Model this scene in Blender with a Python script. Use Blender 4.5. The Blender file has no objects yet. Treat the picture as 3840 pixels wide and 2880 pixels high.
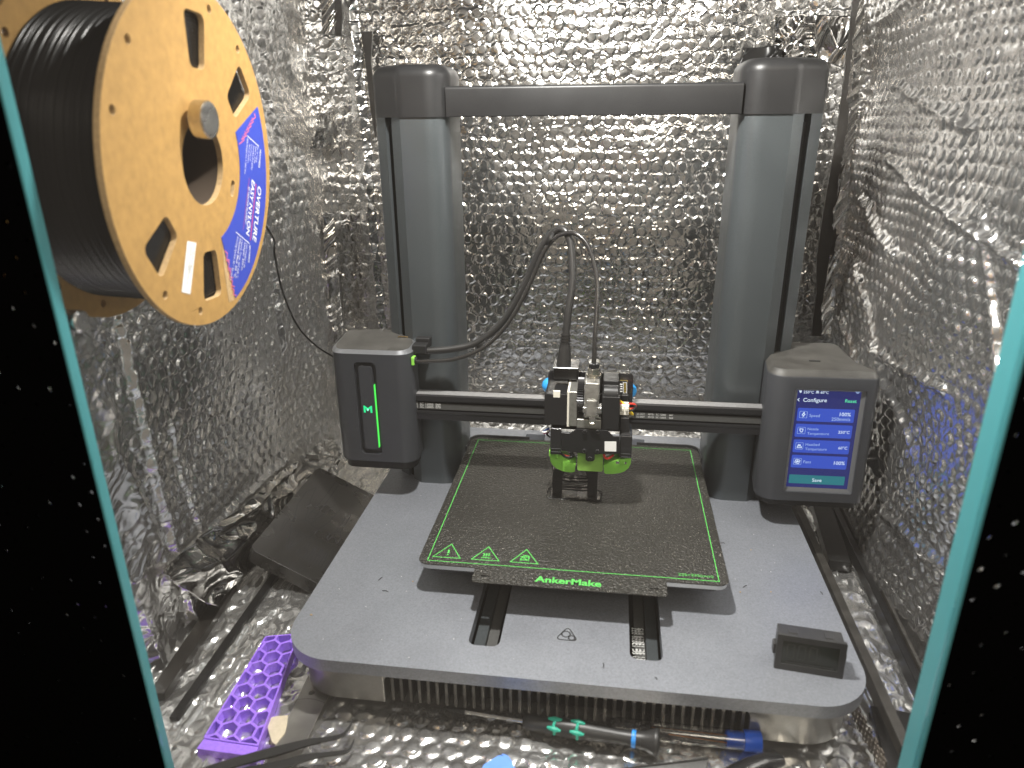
import bpy, bmesh, math, random
import numpy as np
from mathutils import Vector, Matrix
from mathutils.geometry import tessellate_polygon

random.seed(7)
SC = bpy.context.scene
COL = SC.collection
PI = math.pi

# ------------------------------------------------------------------ camera, world, lamps, exposure
CAM = np.array([0.02288, -0.60274, 0.34505])
YAW, PITCH, ROLL, FPX = -0.139618, 0.362358, -0.010064, 2668.65
PW, PH = 3840.0, 2880.0


def cam_axes():
    fwd = np.array([math.sin(YAW) * math.cos(PITCH), math.cos(YAW) * math.cos(PITCH), -math.sin(PITCH)])
    r0 = np.array([math.cos(YAW), -math.sin(YAW), 0.0])
    u0 = np.cross(r0, fwd)
    r = r0 * math.cos(ROLL) + u0 * math.sin(ROLL)
    u = u0 * math.cos(ROLL) - r0 * math.sin(ROLL)
    return r, u, fwd


AR, AU, AF = cam_axes()
cam_data = bpy.data.cameras.new('camera')
cam = bpy.data.objects.new('camera', cam_data)
COL.objects.link(cam)
cam.matrix_world = Matrix(((AR[0], AU[0], -AF[0], CAM[0]), (AR[1], AU[1], -AF[1], CAM[1]),
                           (AR[2], AU[2], -AF[2], CAM[2]), (0, 0, 0, 1)))
cam_data.sensor_fit = 'HORIZONTAL'
cam_data.sensor_width = 36.0
cam_data.lens = 36.0 * FPX / PW
cam_data.clip_start = 0.01
cam_data.clip_end = 50
cam_data.dof.use_dof = True
cam_data.dof.focus_distance = 0.72
cam_data.dof.aperture_fstop = 7.0
SC.camera = cam

world = bpy.data.worlds.new('World')
SC.world = world
world.use_nodes = True
wb = world.node_tree.nodes['Background']
wb.inputs[0].default_value = (1.0, 0.87, 0.74, 1)
wb.inputs[1].default_value = 0.24


def lamp(name, loc, target, size, power, col):
    ld = bpy.data.lights.new(name, 'AREA')
    ld.shape = 'DISK'
    ld.size = size
    ld.energy = power
    ld.color = col
    lo = bpy.data.objects.new(name, ld)
    COL.objects.link(lo)
    lo.location = loc
    d = Vector(target) - Vector(loc)
    lo.rotation_euler = d.to_track_quat('-Z', 'Y').to_euler()
    return lo


lamp('ceiling_lamp', (-0.045, -0.135, 0.565), (0.20, 0.06, 0.0), 0.032, 8.0, (1.0, 0.968, 0.925))
lamp('room_lamp', (0.25, -1.25, 0.95), (0.0, -0.1, 0.0), 0.45, 6.5, (1.0, 0.88, 0.74))

SC.view_settings.view_transform = 'Standard'
SC.view_settings.look = 'None'
SC.view_settings.gamma = 1.0
SC.view_settings.exposure = 0.0
SC.view_settings.use_curve_mapping = False
SC.render.engine = 'CYCLES'
SC.cycles.use_denoising = True
SC.cycles.max_bounces = 10
SC.cycles.glossy_bounces = 6
SC.cycles.transmission_bounces = 8
SC.cycles.transparent_max_bounces = 10
SC.cycles.sample_clamp_indirect = 6.0
SC.cycles.blur_glossy = 0.3


# ------------------------------------------------------------------ survey helper: photo pixel -> point on a real plane
def ray(px, py):
    return AF + (px - PW / 2) / FPX * AR - (py - PH / 2) / FPX * AU


def at(px, py, x=None, y=None, z=None):
    d = ray(px, py)
    k, v = (0, x) if x is not None else (1, y) if y is not None else (2, z)
    t = (v - CAM[k]) / d[k]
    p = CAM + t * d
    return Vector((float(p[0]), float(p[1]), float(p[2])))


# ------------------------------------------------------------------ materials
MATS = {}


def mat(name, col, rough=0.5, metal=0.0, spec=0.5, grain=0.0, gscale=400.0, bump=0.0, bscale=300.0,
        emit=None, estr=0.0, trans=0.0, coat=0.0, rvar=0.0, wear=0.0, bdist=0.0006, sss=0.0):
    m = bpy.data.materials.new(name)
    m.use_nodes = True
    nt = m.node_tree
    b = nt.nodes['Principled BSDF']
    b.inputs['Base Color'].default_value = (*col, 1)
    b.inputs['Roughness'].default_value = rough
    b.inputs['Metallic'].default_value = metal
    b.inputs['Specular IOR Level'].default_value = spec
    b.inputs['Transmission Weight'].default_value = trans
    b.inputs['Coat Weight'].default_value = coat
    if emit is not None:
        b.inputs['Emission Color'].default_value = (*emit, 1)
        b.inputs['Emission Strength'].default_value = estr
    tc = nt.nodes.new('ShaderNodeTexCoord')
    geo = nt.nodes.new('ShaderNodeNewGeometry')

    def noise(scale, detail=3.0, rgh=0.55):
        n = nt.nodes.new('ShaderNodeTexNoise')
        n.inputs['Scale'].default_value = scale
        n.inputs['Detail'].default_value = detail
        n.inputs['Roughness'].default_value = rgh
        nt.links.new(geo.outputs['Position'], n.inputs['Vector'])
        return n
    if grain > 0 or wear > 0:
        mix = nt.nodes.new('ShaderNodeMix')
        mix.data_type = 'RGBA'
        n = noise(gscale, 4.0 if wear == 0 else 6.0)
        a = grain + wear
        mix.inputs[6].default_value = (*[max(0, c * (1 - a)) for c in col], 1)
        mix.inputs[7].default_value = (*[min(1, c * (1 + a)) for c in col], 1)
        ramp = nt.nodes.new('ShaderNodeMapRange')
        ramp.inputs[1].default_value = 0.3
        ramp.inputs[2].default_value = 0.7
        nt.links.new(n.outputs['Fac'], ramp.inputs[0])
        nt.links.new(ramp.outputs[0], mix.inputs[0])
        nt.links.new(mix.outputs[2], b.inputs['Base Color'])
    if rvar > 0:
        n = noise(28.0, 4.0)
        ramp = nt.nodes.new('ShaderNodeMapRange')
        ramp.inputs[1].default_value = 0.3
        ramp.inputs[2].default_value = 0.7
        ramp.inputs[3].default_value = max(0.02, rough - rvar)
        ramp.inputs[4].default_value = min(1.0, rough + rvar)
        nt.links.new(n.outputs['Fac'], ramp.inputs[0])
        nt.links.new(ramp.outputs[0], b.inputs['Roughness'])
    if bump > 0:
        n = noise(bscale, 3.0)
        bp = nt.nodes.new('ShaderNodeBump')
        bp.inputs['Strength'].default_value = bump
        bp.inputs['Distance'].default_value = bdist
        nt.links.new(n.outputs['Fac'], bp.inputs['Height'])
        nt.links.new(bp.outputs[0], b.inputs['Normal'])
    MATS[name] = m
    return m


def emat(name, col, s=1.0):
    m = bpy.data.materials.new(name)
    m.use_nodes = True
    b = m.node_tree.nodes['Principled BSDF']
    b.inputs['Base Color'].default_value = (0.004 + 0.10 * col[0], 0.004 + 0.10 * col[1], 0.004 + 0.10 * col[2], 1)
    b.inputs['Roughness'].default_value = 0.12
    b.inputs['Emission Color'].default_value = (*col, 1)
    b.inputs['Emission Strength'].default_value = s
    MATS[name] = m
    return m


def foil_mat(name, col, rough, stretch, strength, metal=1.0):
    mat(name, col, rough, metal, rvar=0.05)
    nt = MATS[name].node_tree
    _g = nt.nodes.new('ShaderNodeNewGeometry')
    _mp = nt.nodes.new('ShaderNodeMapping')
    _mp.inputs['Scale'].default_value = stretch
    nt.links.new(_g.outputs['Position'], _mp.inputs['Vector'])
    _rn = nt.nodes.new('ShaderNodeTexNoise')
    _rn.noise_type = 'RIDGED_MULTIFRACTAL'
    _rn.inputs['Scale'].default_value = 75.0
    _rn.inputs['Detail'].default_value = 1.6
    _rn.inputs['Roughness'].default_value = 0.55
    _rn.inputs['Distortion'].default_value = 0.25
    nt.links.new(_mp.outputs[0], _rn.inputs['Vector'])
    _pw = nt.nodes.new('ShaderNodeMath')
    _pw.operation = 'POWER'
    _pw.inputs[1].default_value = 2.2
    nt.links.new(_rn.outputs[0], _pw.inputs[0])
    _bp = nt.nodes.new('ShaderNodeBump')
    _bp.inputs['Strength'].default_value = strength
    _bp.inputs['Distance'].default_value = 0.0016
    nt.links.new(_pw.outputs[0], _bp.inputs['Height'])
    nt.links.new(_bp.outputs[0], nt.nodes['Principled BSDF'].inputs['Normal'])


foil_mat('foil', (0.74, 0.732, 0.715), 0.16, (0.55, 0.55, 1.5), 0.5, 0.97)
foil_mat('foil_side', (0.76, 0.752, 0.738), 0.18, (0.8, 0.8, 0.75), 0.40, 0.96)
foil_mat('foil_floor', (0.86, 0.853, 0.835), 0.20, (0.8, 0.8, 0.8), 0.40, 0.93)
mat('foil_smooth', (0.68, 0.665, 0.64), 0.11, 1.0, bump=0.35, bscale=60.0, bdist=0.002, rvar=0.05)
mat('deck_paint', (0.240, 0.252, 0.280), 0.42, 0.5, grain=0.15, gscale=700.0, bump=0.16, bscale=900.0, bdist=0.0004, rvar=0.04)
mat('skirt_metal', (0.30, 0.295, 0.285), 0.33, 0.85, grain=0.05, gscale=500.0, rvar=0.05)
mat('column_paint', (0.088, 0.099, 0.105), 0.34, 0.6, grain=0.14, gscale=1500.0, bump=0.1, bscale=1700.0, bdist=0.0003, rvar=0.05)
mat('black_satin', (0.014, 0.014, 0.0145), 0.40, 0.0, spec=0.28, grain=0.1, gscale=900.0, bump=0.06, bscale=1500.0, bdist=0.0003, rvar=0.06)
mat('box_plastic', (0.036, 0.038, 0.043), 0.40, 0.15, grain=0.1, gscale=1200.0, bump=0.08, bscale=1600.0, bdist=0.0003, rvar=0.06)
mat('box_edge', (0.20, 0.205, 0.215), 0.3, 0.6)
mat('dark_plastic', (0.018, 0.018, 0.019), 0.42, 0.0)
mat('dusty_plastic', (0.040, 0.038, 0.034), 0.55, 0.0, wear=0.35, gscale=55.0, rvar=0.08)
mat('black_gloss', (0.012, 0.012, 0.013), 0.2, 0.0, coat=0.3)
mat('black_paint', (0.014, 0.014, 0.015), 0.3, 0.2, grain=0.1, gscale=700.0)
mat('rail_black', (0.03, 0.03, 0.032), 0.33, 0.6, grain=0.1, gscale=400.0)
mat('rail_top_lit', (0.34, 0.335, 0.335), 0.45, 0.6, grain=0.2, gscale=900.0)
mat('belt', (0.05, 0.05, 0.048), 0.6, 0.0, grain=0.15, gscale=700.0)
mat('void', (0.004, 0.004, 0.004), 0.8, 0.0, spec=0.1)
mat('plate_edge', (0.62, 0.63, 0.63), 0.35, 0.9)
mat('nickel', (0.62, 0.58, 0.50), 0.24, 1.0, grain=0.1, gscale=300.0)
mat('steel', (0.62, 0.62, 0.61), 0.26, 1.0, grain=0.08, gscale=400.0, rvar=0.06)
mat('ruler_steel', (0.40, 0.385, 0.36), 0.36, 0.9, wear=0.12, gscale=70.0, rvar=0.08)
mat('brass', (0.55, 0.38, 0.18), 0.32, 1.0)
mat('clear_block', (0.42, 0.41, 0.38), 0.16, 0.75, wear=0.4, gscale=160.0, bump=0.2, bscale=220.0)
mat('cast_grey', (0.34, 0.335, 0.31), 0.38, 0.8, grain=0.12, gscale=350.0, rvar=0.05)
mat('green_print', (0.07, 0.40, 0.065), 0.7, 0.0)
mat('green_duct', (0.22, 0.55, 0.07), 0.32, 0.0, coat=0.2)
mat('green_sock', (0.26, 0.50, 0.09), 0.55, 0.0)
mat('blue_rubber', (0.02, 0.26, 0.62), 0.5, 0.0)
mat('white_paper', (0.78, 0.78, 0.76), 0.6, 0.0)
mat('white_plastic', (0.72, 0.69, 0.60), 0.4, 0.0)
mat('white_ink', (0.62, 0.62, 0.60), 0.6, 0.0)
mat('grey_ink', (0.25, 0.25, 0.25), 0.6, 0.0)
mat('black_ink', (0.012, 0.012, 0.014), 0.6, 0.0)
mat('gold_ink', (0.55, 0.42, 0.12), 0.4, 0.6)
mat('wire_red', (0.62, 0.04, 0.025), 0.4)
mat('wire_yellow', (0.70, 0.50, 0.03), 0.4)
mat('wire_black', (0.012, 0.012, 0.012), 0.35)
mat('wire_white', (0.7, 0.7, 0.7), 0.4)
mat('wire_blue', (0.03, 0.12, 0.45), 0.4)
mat('wire_magenta', (0.5, 0.02, 0.16), 0.4)
mat('cable', (0.018, 0.0175, 0.017), 0.36, 0.0, spec=0.4)
mat('tubing', (0.018, 0.017, 0.016), 0.25, 0.0, coat=0.3)
mat('cardboard', (0.345, 0.198, 0.056), 0.72, 0.0, grain=0.13, gscale=170.0, bump=0.12, bscale=500.0)
mat('cardboard_edge', (0.40, 0.27, 0.13), 0.85, 0.0, grain=0.2, gscale=500.0)
mat('cardboard_core', (0.035, 0.022, 0.012), 0.85, 0.0)
mat('filament', (0.007, 0.007, 0.007), 0.24, 0.0, spec=0.32)
mat('label_blue', (0.035, 0.06, 0.38), 0.45, 0.0)
mat('label_red', (0.62, 0.05, 0.10), 0.5, 0.0)
mat('label_pink', (0.62, 0.14, 0.22), 0.5, 0.0)
mat('purple', (0.31, 0.16, 0.76), 0.42, 0.0, grain=0.12, gscale=500.0, bump=0.15, bscale=900.0, bdist=0.0004)
mat('paper_beige', (0.52, 0.45, 0.33), 0.8, 0.0, grain=0.1, gscale=300.0)
mat('case_plastic', (0.017, 0.016, 0.0145), 0.30, 0.0, wear=0.15, gscale=40.0, rvar=0.07, bump=0.05, bscale=900.0)
mat('tweezer', (0.022, 0.022, 0.022), 0.42, 0.3)
mat('driver_black', (0.022, 0.022, 0.022), 0.42, 0.0, bump=0.05, bscale=900.0)
mat('driver_green', (0.02, 0.36, 0.25), 0.5, 0.0)
mat('blue_cap', (0.008, 0.075, 0.46), 0.3, 0.0)
mat('blue_band', (0.03, 0.24, 0.68), 0.4, 0.0)
mat('blue_soft', (0.11, 0.27, 0.74), 0.55, 0.0, bump=0.1, bscale=700.0)
mat('clear_tube', (0.93, 0.93, 0.93), 0.06, 0.0, trans=1.0)
mat('copper', (0.60, 0.26, 0.10), 0.3, 1.0)
mat('meter_plastic', (0.030, 0.030, 0.030), 0.36, 0.0, rvar=0.08, wear=0.15, gscale=60.0)
mat('meter_glass', (0.018, 0.022, 0.018), 0.16, 0.0)
mat('meter_segment', (0.028, 0.031, 0.027), 0.4, 0.0)
mat('teal', (0.05, 0.225, 0.245), 0.45, 0.0)
mat('front_black', (0.002, 0.002, 0.002), 0.7, 0.0, spec=0.0)
mat('bar_brown', (0.04, 0.037, 0.033), 0.45, 0.3, wear=0.4, gscale=60.0)
mat('mesh_brown', (0.16, 0.135, 0.11), 0.5, 0.6, wear=0.2, gscale=120.0)
mat('bar_black', (0.009, 0.009, 0.009), 0.3, 0.0, spec=0.25)
mat('tape_dark', (0.016, 0.014, 0.012), 0.35, 0.1, wear=0.3, gscale=40.0)
mat('crumb', (0.5, 0.34, 0.16), 0.7, 0.0)
mat('crumb_white', (0.7, 0.7, 0.68), 0.7, 0.0)
mat('print_black', (0.009, 0.009, 0.010), 0.24, 0.0, coat=0.2, bump=0.5, bscale=700.0, bdist=0.0006)
mat('sticker_clear', (0.235, 0.248, 0.272), 0.36, 0.3)
mat('slat_metal', (0.11, 0.106, 0.10), 0.38, 0.7)
emat('led_green', (0.08, 0.85, 0.10), 1.3)
emat('logo_green', (0.02, 0.62, 0.22), 1.5)
emat('logo_light', (0.25, 0.85, 0.60), 1.4)
emat('screen_bg', (0.020, 0.026, 0.155), 0.9)
emat('screen_card', (0.040, 0.090, 0.56), 0.9)
emat('screen_icon', (0.055, 0.105, 0.62), 0.95)
emat('screen_save', (0.022, 0.19, 0.23), 0.9)
emat('screen_white', (0.72, 0.85, 1.0), 1.0)
emat('screen_soft', (0.42, 0.58, 0.95), 0.85)
emat('screen_green', (0.12, 0.85, 0.45), 1.0)

# textured build surface: black steel with coarse powder coat, its sparkle glints painted in as pale specks
m = mat('pei_plate', (0.034, 0.032, 0.028), 0.40, 0.3)
nt = m.node_tree
b = nt.nodes['Principled BSDF']
geo = nt.nodes.new('ShaderNodeNewGeometry')
n1 = nt.nodes.new('ShaderNodeTexNoise')
n1.inputs['Scale'].default_value = 430.0
n1.inputs['Detail'].default_value = 2.0
nt.links.new(geo.outputs['Position'], n1.inputs['Vector'])
bp = nt.nodes.new('ShaderNodeBump')
bp.inputs['Strength'].default_value = 1.0
bp.inputs['Distance'].default_value = 0.0016
nt.links.new(n1.outputs['Fac'], bp.inputs['Height'])
nt.links.new(bp.outputs[0], b.inputs['Normal'])
vo = nt.nodes.new('ShaderNodeTexVoronoi')
vo.inputs['Scale'].default_value = 640.0
nt.links.new(geo.outputs['Position'], vo.inputs['Vector'])
lt = nt.nodes.new('ShaderNodeMath')
lt.operation = 'LESS_THAN'
lt.inputs[1].default_value = 0.17
nt.links.new(vo.outputs['Distance'], lt.inputs[0])
sepc = nt.nodes.new('ShaderNodeSeparateColor')
nt.links.new(vo.outputs['Color'], sepc.inputs[0])
gt = nt.nodes.new('ShaderNodeMath')
gt.operation = 'GREATER_THAN'
gt.inputs[1].default_value = 0.72
nt.links.new(sepc.outputs[0], gt.inputs[0])
mu = nt.nodes.new('ShaderNodeMath')
mu.operation = 'MULTIPLY'
nt.links.new(lt.outputs[0], mu.inputs[0])
nt.links.new(gt.outputs[0], mu.inputs[1])
n2 = nt.nodes.new('ShaderNodeTexNoise')
n2.inputs['Scale'].default_value = 14.0
n2.inputs['Detail'].default_value = 5.0
nt.links.new(geo.outputs['Position'], n2.inputs['Vector'])
mx0 = nt.nodes.new('ShaderNodeMix')
mx0.data_type = 'RGBA'
mx0.inputs[6].default_value = (0.020, 0.0185, 0.0155, 1)
mx0.inputs[7].default_value = (0.040, 0.038, 0.033, 1)
nt.links.new(n2.outputs['Fac'], mx0.inputs[0])
mx = nt.nodes.new('ShaderNodeMix')
mx.data_type = 'RGBA'
nt.links.new(mx0.outputs[2], mx.inputs[6])
mx.inputs[7].default_value = (0.5, 0.47, 0.40, 1)
nt.links.new(mu.outputs[0], mx.inputs[0])
nt.links.new(mx.outputs[2], b.inputs['Base Color'])

# thin clear door pane
m = bpy.data.materials.new('door_glass')
m.use_nodes = True
nt = m.node_tree
nt.nodes.remove(nt.nodes['Principled BSDF'])
out = nt.nodes['Material Output']
tr = nt.nodes.new('ShaderNodeBsdfTransparent')
tr.inputs[0].default_value = (0.985, 0.99, 0.985, 1)
gl = nt.nodes.new('ShaderNodeBsdfGlossy')
gl.inputs['Roughness'].default_value = 0.02
fr = nt.nodes.new('ShaderNodeFresnel')
gb = nt.nodes.new('ShaderNodeNewGeometry')
im = nt.nodes.new('ShaderNodeMapRange')       # same reflectance on both faces of the thin pane
im.inputs[3].default_value = 1.5
im.inputs[4].default_value = 1 / 1.5
nt.links.new(gb.outputs['Backfacing'], im.inputs[0])
nt.links.new(im.outputs[0], fr.inputs[0])
ms = nt.nodes.new('ShaderNodeMixShader')
nt.links.new(fr.outputs[0], ms.inputs[0])
nt.links.new(tr.outputs[0], ms.inputs[1])
nt.links.new(gl.outputs[0], ms.inputs[2])
nt.links.new(ms.outputs[0], out.inputs[0])
MATS['door_glass'] = m


# ------------------------------------------------------------------ mesh helpers
def link_mesh(name, verts, faces, material, parent=None, smooth=35.0, bevel=0.0, bseg=2, local=False):
    me = bpy.data.meshes.new(name)
    me.from_pydata([tuple(v) for v in verts], [], faces)
    me.update()
    if smooth:
        me.polygons.foreach_set('use_smooth', [True] * len(me.polygons))
        me.set_sharp_from_angle(angle=math.radians(smooth))
    if material:
        me.materials.append(MATS[material] if isinstance(material, str) else material)
    o = bpy.data.objects.new(name, me)
    COL.objects.link(o)
    if parent is not None:
        o.parent = parent
        if not local:
            o.matrix_parent_inverse = world_inv(parent)
    if bevel:
        md = o.modifiers.new('bevel', 'BEVEL')
        md.width = bevel
        md.segments = bseg
        md.limit_method = 'ANGLE'
        md.angle_limit = math.radians(38)
        md.harden_normals = True
    return o


def world_inv(p):
    M = Matrix.Identity(4)
    chain = []
    q = p
    while q is not None:
        chain.append(q)
        q = q.parent
    for q in reversed(chain):
        M = M @ q.matrix_parent_inverse @ q.matrix_basis
    return M.inverted()


def tag(o, label=None, cat=None, group=None, kind=None):
    if label:
        o['label'] = label
    if cat:
        o['category'] = cat
    if group:
        o['group'] = group
    if kind:
        o['kind'] = kind
    return o


def thing(name, label, cat, loc=(0, 0, 0), rot=(0, 0, 0), group=None):
    o = bpy.data.objects.new(name, None)
    o.empty_display_size = 0.02
    COL.objects.link(o)
    o.location = loc
    o.rotation_euler = rot
    return tag(o, label, cat, group)


def rpoly(pts, rad, seg=6):
    """polygon with rounded corners; rad one value or a list"""
    n = len(pts)
    if not isinstance(rad, (list, tuple)):
        rad = [rad] * n
    res = []
    for i in range(n):
        p = Vector((pts[i][0], pts[i][1]))
        a = Vector((pts[i - 1][0], pts[i - 1][1])) - p
        c = Vector((pts[(i + 1) % n][0], pts[(i + 1) % n][1])) - p
        r = rad[i]
        if r <= 0:
            res.append((p.x, p.y))
            continue
        la, lc = a.length, c.length
        a.normalize()
        c.normalize()
        ang = a.angle(c)
        if ang > PI - 1e-3:
            res.append((p.x, p.y))
            continue
        t = min(r / math.tan(ang / 2), la * 0.49, lc * 0.49)
        r = t * math.tan(ang / 2)
        bis = (a + c).normalized()
        cen = p + bis * (r / math.sin(ang / 2))
        p0, p1 = p + a * t, p + c * t
        a0 = math.atan2(p0.y - cen.y, p0.x - cen.x)
        a1 = math.atan2(p1.y - cen.y, p1.x - cen.x)
        d = (a1 - a0 + PI) % (2 * PI) - PI
        for k in range(seg + 1):
            q = a0 + d * k / seg
            res.append((cen.x + r * math.cos(q), cen.y + r * math.sin(q)))
    return res


def circle(cx, cy, r, n=24, a0=0.0):
    return [(cx + r * math.cos(a0 + 2 * PI * k / n), cy + r * math.sin(a0 + 2 * PI * k / n)) for k in range(n)]


def area2(p):
    return sum(p[i - 1][0] * p[i][1] - p[i][0] * p[i - 1][1] for i in range(len(p)))


def inset(region, d):
    n = len(region)
    res = []
    for i in range(n):
        p0, p1, p2 = [Vector(region[k % n]) for k in (i - 1, i, i + 1)]
        a = (p1 - p0).normalized()
        c = (p2 - p1).normalized()
        na, nc = Vector((-a.y, a.x)), Vector((-c.y, c.x))
        bis = (na + nc).normalized()
        q = p1 + bis * (d / bis.dot(na))
        res.append((q.x, q.y))
    return res


class MB:
    def __init__(self):
        self.v, self.f = [], []

    def add(self, vs, fs, M=None):
        o = len(self.v)
        for v in vs:
            v = Vector(v)
            self.v.append(M @ v if M is not None else v)
        flip = M is not None and M.to_3x3().determinant() < 0
        for f in fs:
            g = [i + o for i in f]
            self.f.append(g[::-1] if flip else g)
        return self

    def prism(self, outer, z0, z1, holes=(), M=None):
        if area2(outer) < 0:
            outer = outer[::-1]
        hs = [h if area2(h) < 0 else h[::-1] for h in holes]
        loops = [outer] + hs
        tri = tessellate_polygon([[Vector((p[0], p[1], 0)) for p in l] for l in loops])
        flat = [p for l in loops for p in l]
        n = len(flat)
        vs = [(p[0], p[1], z0) for p in flat] + [(p[0], p[1], z1) for p in flat]
        fs = []
        for t in tri:
            a, b_, c = [flat[i] for i in t]
            s = (b_[0] - a[0]) * (c[1] - a[1]) - (b_[1] - a[1]) * (c[0] - a[0])
            t = list(t) if s > 0 else [t[0], t[2], t[1]]
            fs.append([i + n for i in t])
            fs.append(t[::-1])
        k = 0
        for l in loops:
            m_ = len(l)
            for i in range(m_):
                j = (i + 1) % m_
                fs.append([k + i, k + j, k + j + n, k + i + n])
            k += m_
        return self.add(vs, fs, M)

    def loft(self, outline, levels, M=None):
        """stack of inset copies of one outline: levels = [(inset, z), ...]"""
        if area2(outline) < 0:
            outline = outline[::-1]
        n = len(outline)
        vs, fs = [], []
        for d, z in levels:
            ring = inset(outline, d) if abs(d) > 1e-9 else outline
            vs += [(p[0], p[1], z) for p in ring]
        for l in range(len(levels) - 1):
            for i in range(n):
                j = (i + 1) % n
                fs.append([l * n + i, l * n + j, (l + 1) * n + j, (l + 1) * n + i])
        top = (len(levels) - 1) * n
        for t in tessellate_polygon([[Vector((p[0], p[1], 0)) for p in vs[top:]]]):
            a, b_, c = [vs[top + i] for i in t]
            sgn = (b_[0] - a[0]) * (c[1] - a[1]) - (b_[1] - a[1]) * (c[0] - a[0])
            t = list(t) if sgn > 0 else [t[0], t[2], t[1]]
            fs.append([top + i for i in t])
        for t in tessellate_polygon([[Vector((p[0], p[1], 0)) for p in vs[:n]]]):
            a, b_, c = [vs[i] for i in t]
            sgn = (b_[0] - a[0]) * (c[1] - a[1]) - (b_[1] - a[1]) * (c[0] - a[0])
            t = list(t) if sgn < 0 else [t[0], t[2], t[1]]
            fs.append(t)
        return self.add(vs, fs, M)

    def box(self, x0, x1, y0, y1, z0, z1, M=None):
        vs = [(x0, y0, z0), (x1, y0, z0), (x1, y1, z0), (x0, y1, z0), (x0, y0, z1), (x1, y0, z1), (x1, y1, z1), (x0, y1, z1)]
        fs = [[3, 2, 1, 0], [4, 5, 6, 7], [0, 1, 5, 4], [1, 2, 6, 5], [2, 3, 7, 6], [3, 0, 4, 7]]
        return self.add(vs, fs, M)

    def lathe(self, prof, seg=24, M=None, cap=True):
        vs, fs = [], []
        n = len(prof)
        for k in range(seg):
            a = 2 * PI * k / seg
            for r, z in prof:
                vs.append((r * math.cos(a), r * math.sin(a), z))
        for k in range(seg):
            q = (k + 1) % seg
            for i in range(n - 1):
                fs.append([k * n + i, q * n + i, q * n + i + 1, k * n + i + 1])
        if cap:
            fs.append([k * n for k in range(seg)][::-1])
            fs.append([k * n + n - 1 for k in range(seg)])
        return self.add(vs, fs, M)

    def cyl(self, p0, p1, r, seg=16, r1=None):
        p0, p1 = Vector(p0), Vector(p1)
        d = p1 - p0
        M = Matrix.Translation(p0) @ d.to_track_quat('Z', 'Y').to_matrix().to_4x4()
        return self.lathe([(r, 0), (r if r1 is None else r1, d.length)], seg, M)

    def tube(self, pts, r, seg=10, smooth=6, cap=True):
        P = catmull(pts, smooth) if smooth > 1 else [Vector(p) for p in pts]
        n = len(P)
        rr = r if isinstance(r, (list, tuple)) else None
        T = [(P[min(i + 1, n - 1)] - P[max(i - 1, 0)]).normalized() for i in range(n)]
        ref = Vector((0, 0, 1)) if abs(T[0].z) < 0.9 else Vector((1, 0, 0))
        nrm = (ref - T[0] * ref.dot(T[0])).normalized()
        vs, fs = [], []
        for i in range(n):
            nrm = (nrm - T[i] * nrm.dot(T[i])).normalized()
            bn = T[i].cross(nrm)
            if rr:
                u = i / (n - 1) * (len(rr) - 1)
                j = min(int(u), len(rr) - 2)
                q = rr[j] + (rr[j + 1] - rr[j]) * (u - j)
            else:
                q = r
            for k in range(seg):
                a = 2 * PI * k / seg
                vs.append(P[i] + (nrm * math.cos(a) + bn * math.sin(a)) * q)
        for i in range(n - 1):
            for k in range(seg):
                l = (k + 1) % seg
                fs.append([i * seg + k, i * seg + l, (i + 1) * seg + l, (i + 1) * seg + k])
        if cap:
            fs.append([k for k in range(seg)][::-1])
            fs.append([(n - 1) * seg + k for k in range(seg)])
        return self.add(vs, fs)

    def build(self, name, material, parent=None, **kw):
        return link_mesh(name, self.v, self.f, material, parent, **kw)


def catmull(pts, n=6):
    P = [Vector(p) for p in pts]
    if len(P) < 3:
        return P
    P = [P[0] * 2 - P[1]] + P + [P[-1] * 2 - P[-2]]
    res = []
    for i in range(1, len(P) - 2):
        for k in range(n):
            t = k / n
            a, b_, c, d = P[i - 1], P[i], P[i + 1], P[i + 2]
            res.append(0.5 * ((2 * b_) + (c - a) * t + (2 * a - 5 * b_ + 4 * c - d) * t * t + (3 * b_ - a - 3 * c + d) * t ** 3))
    res.append(P[-2])
    return res


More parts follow.
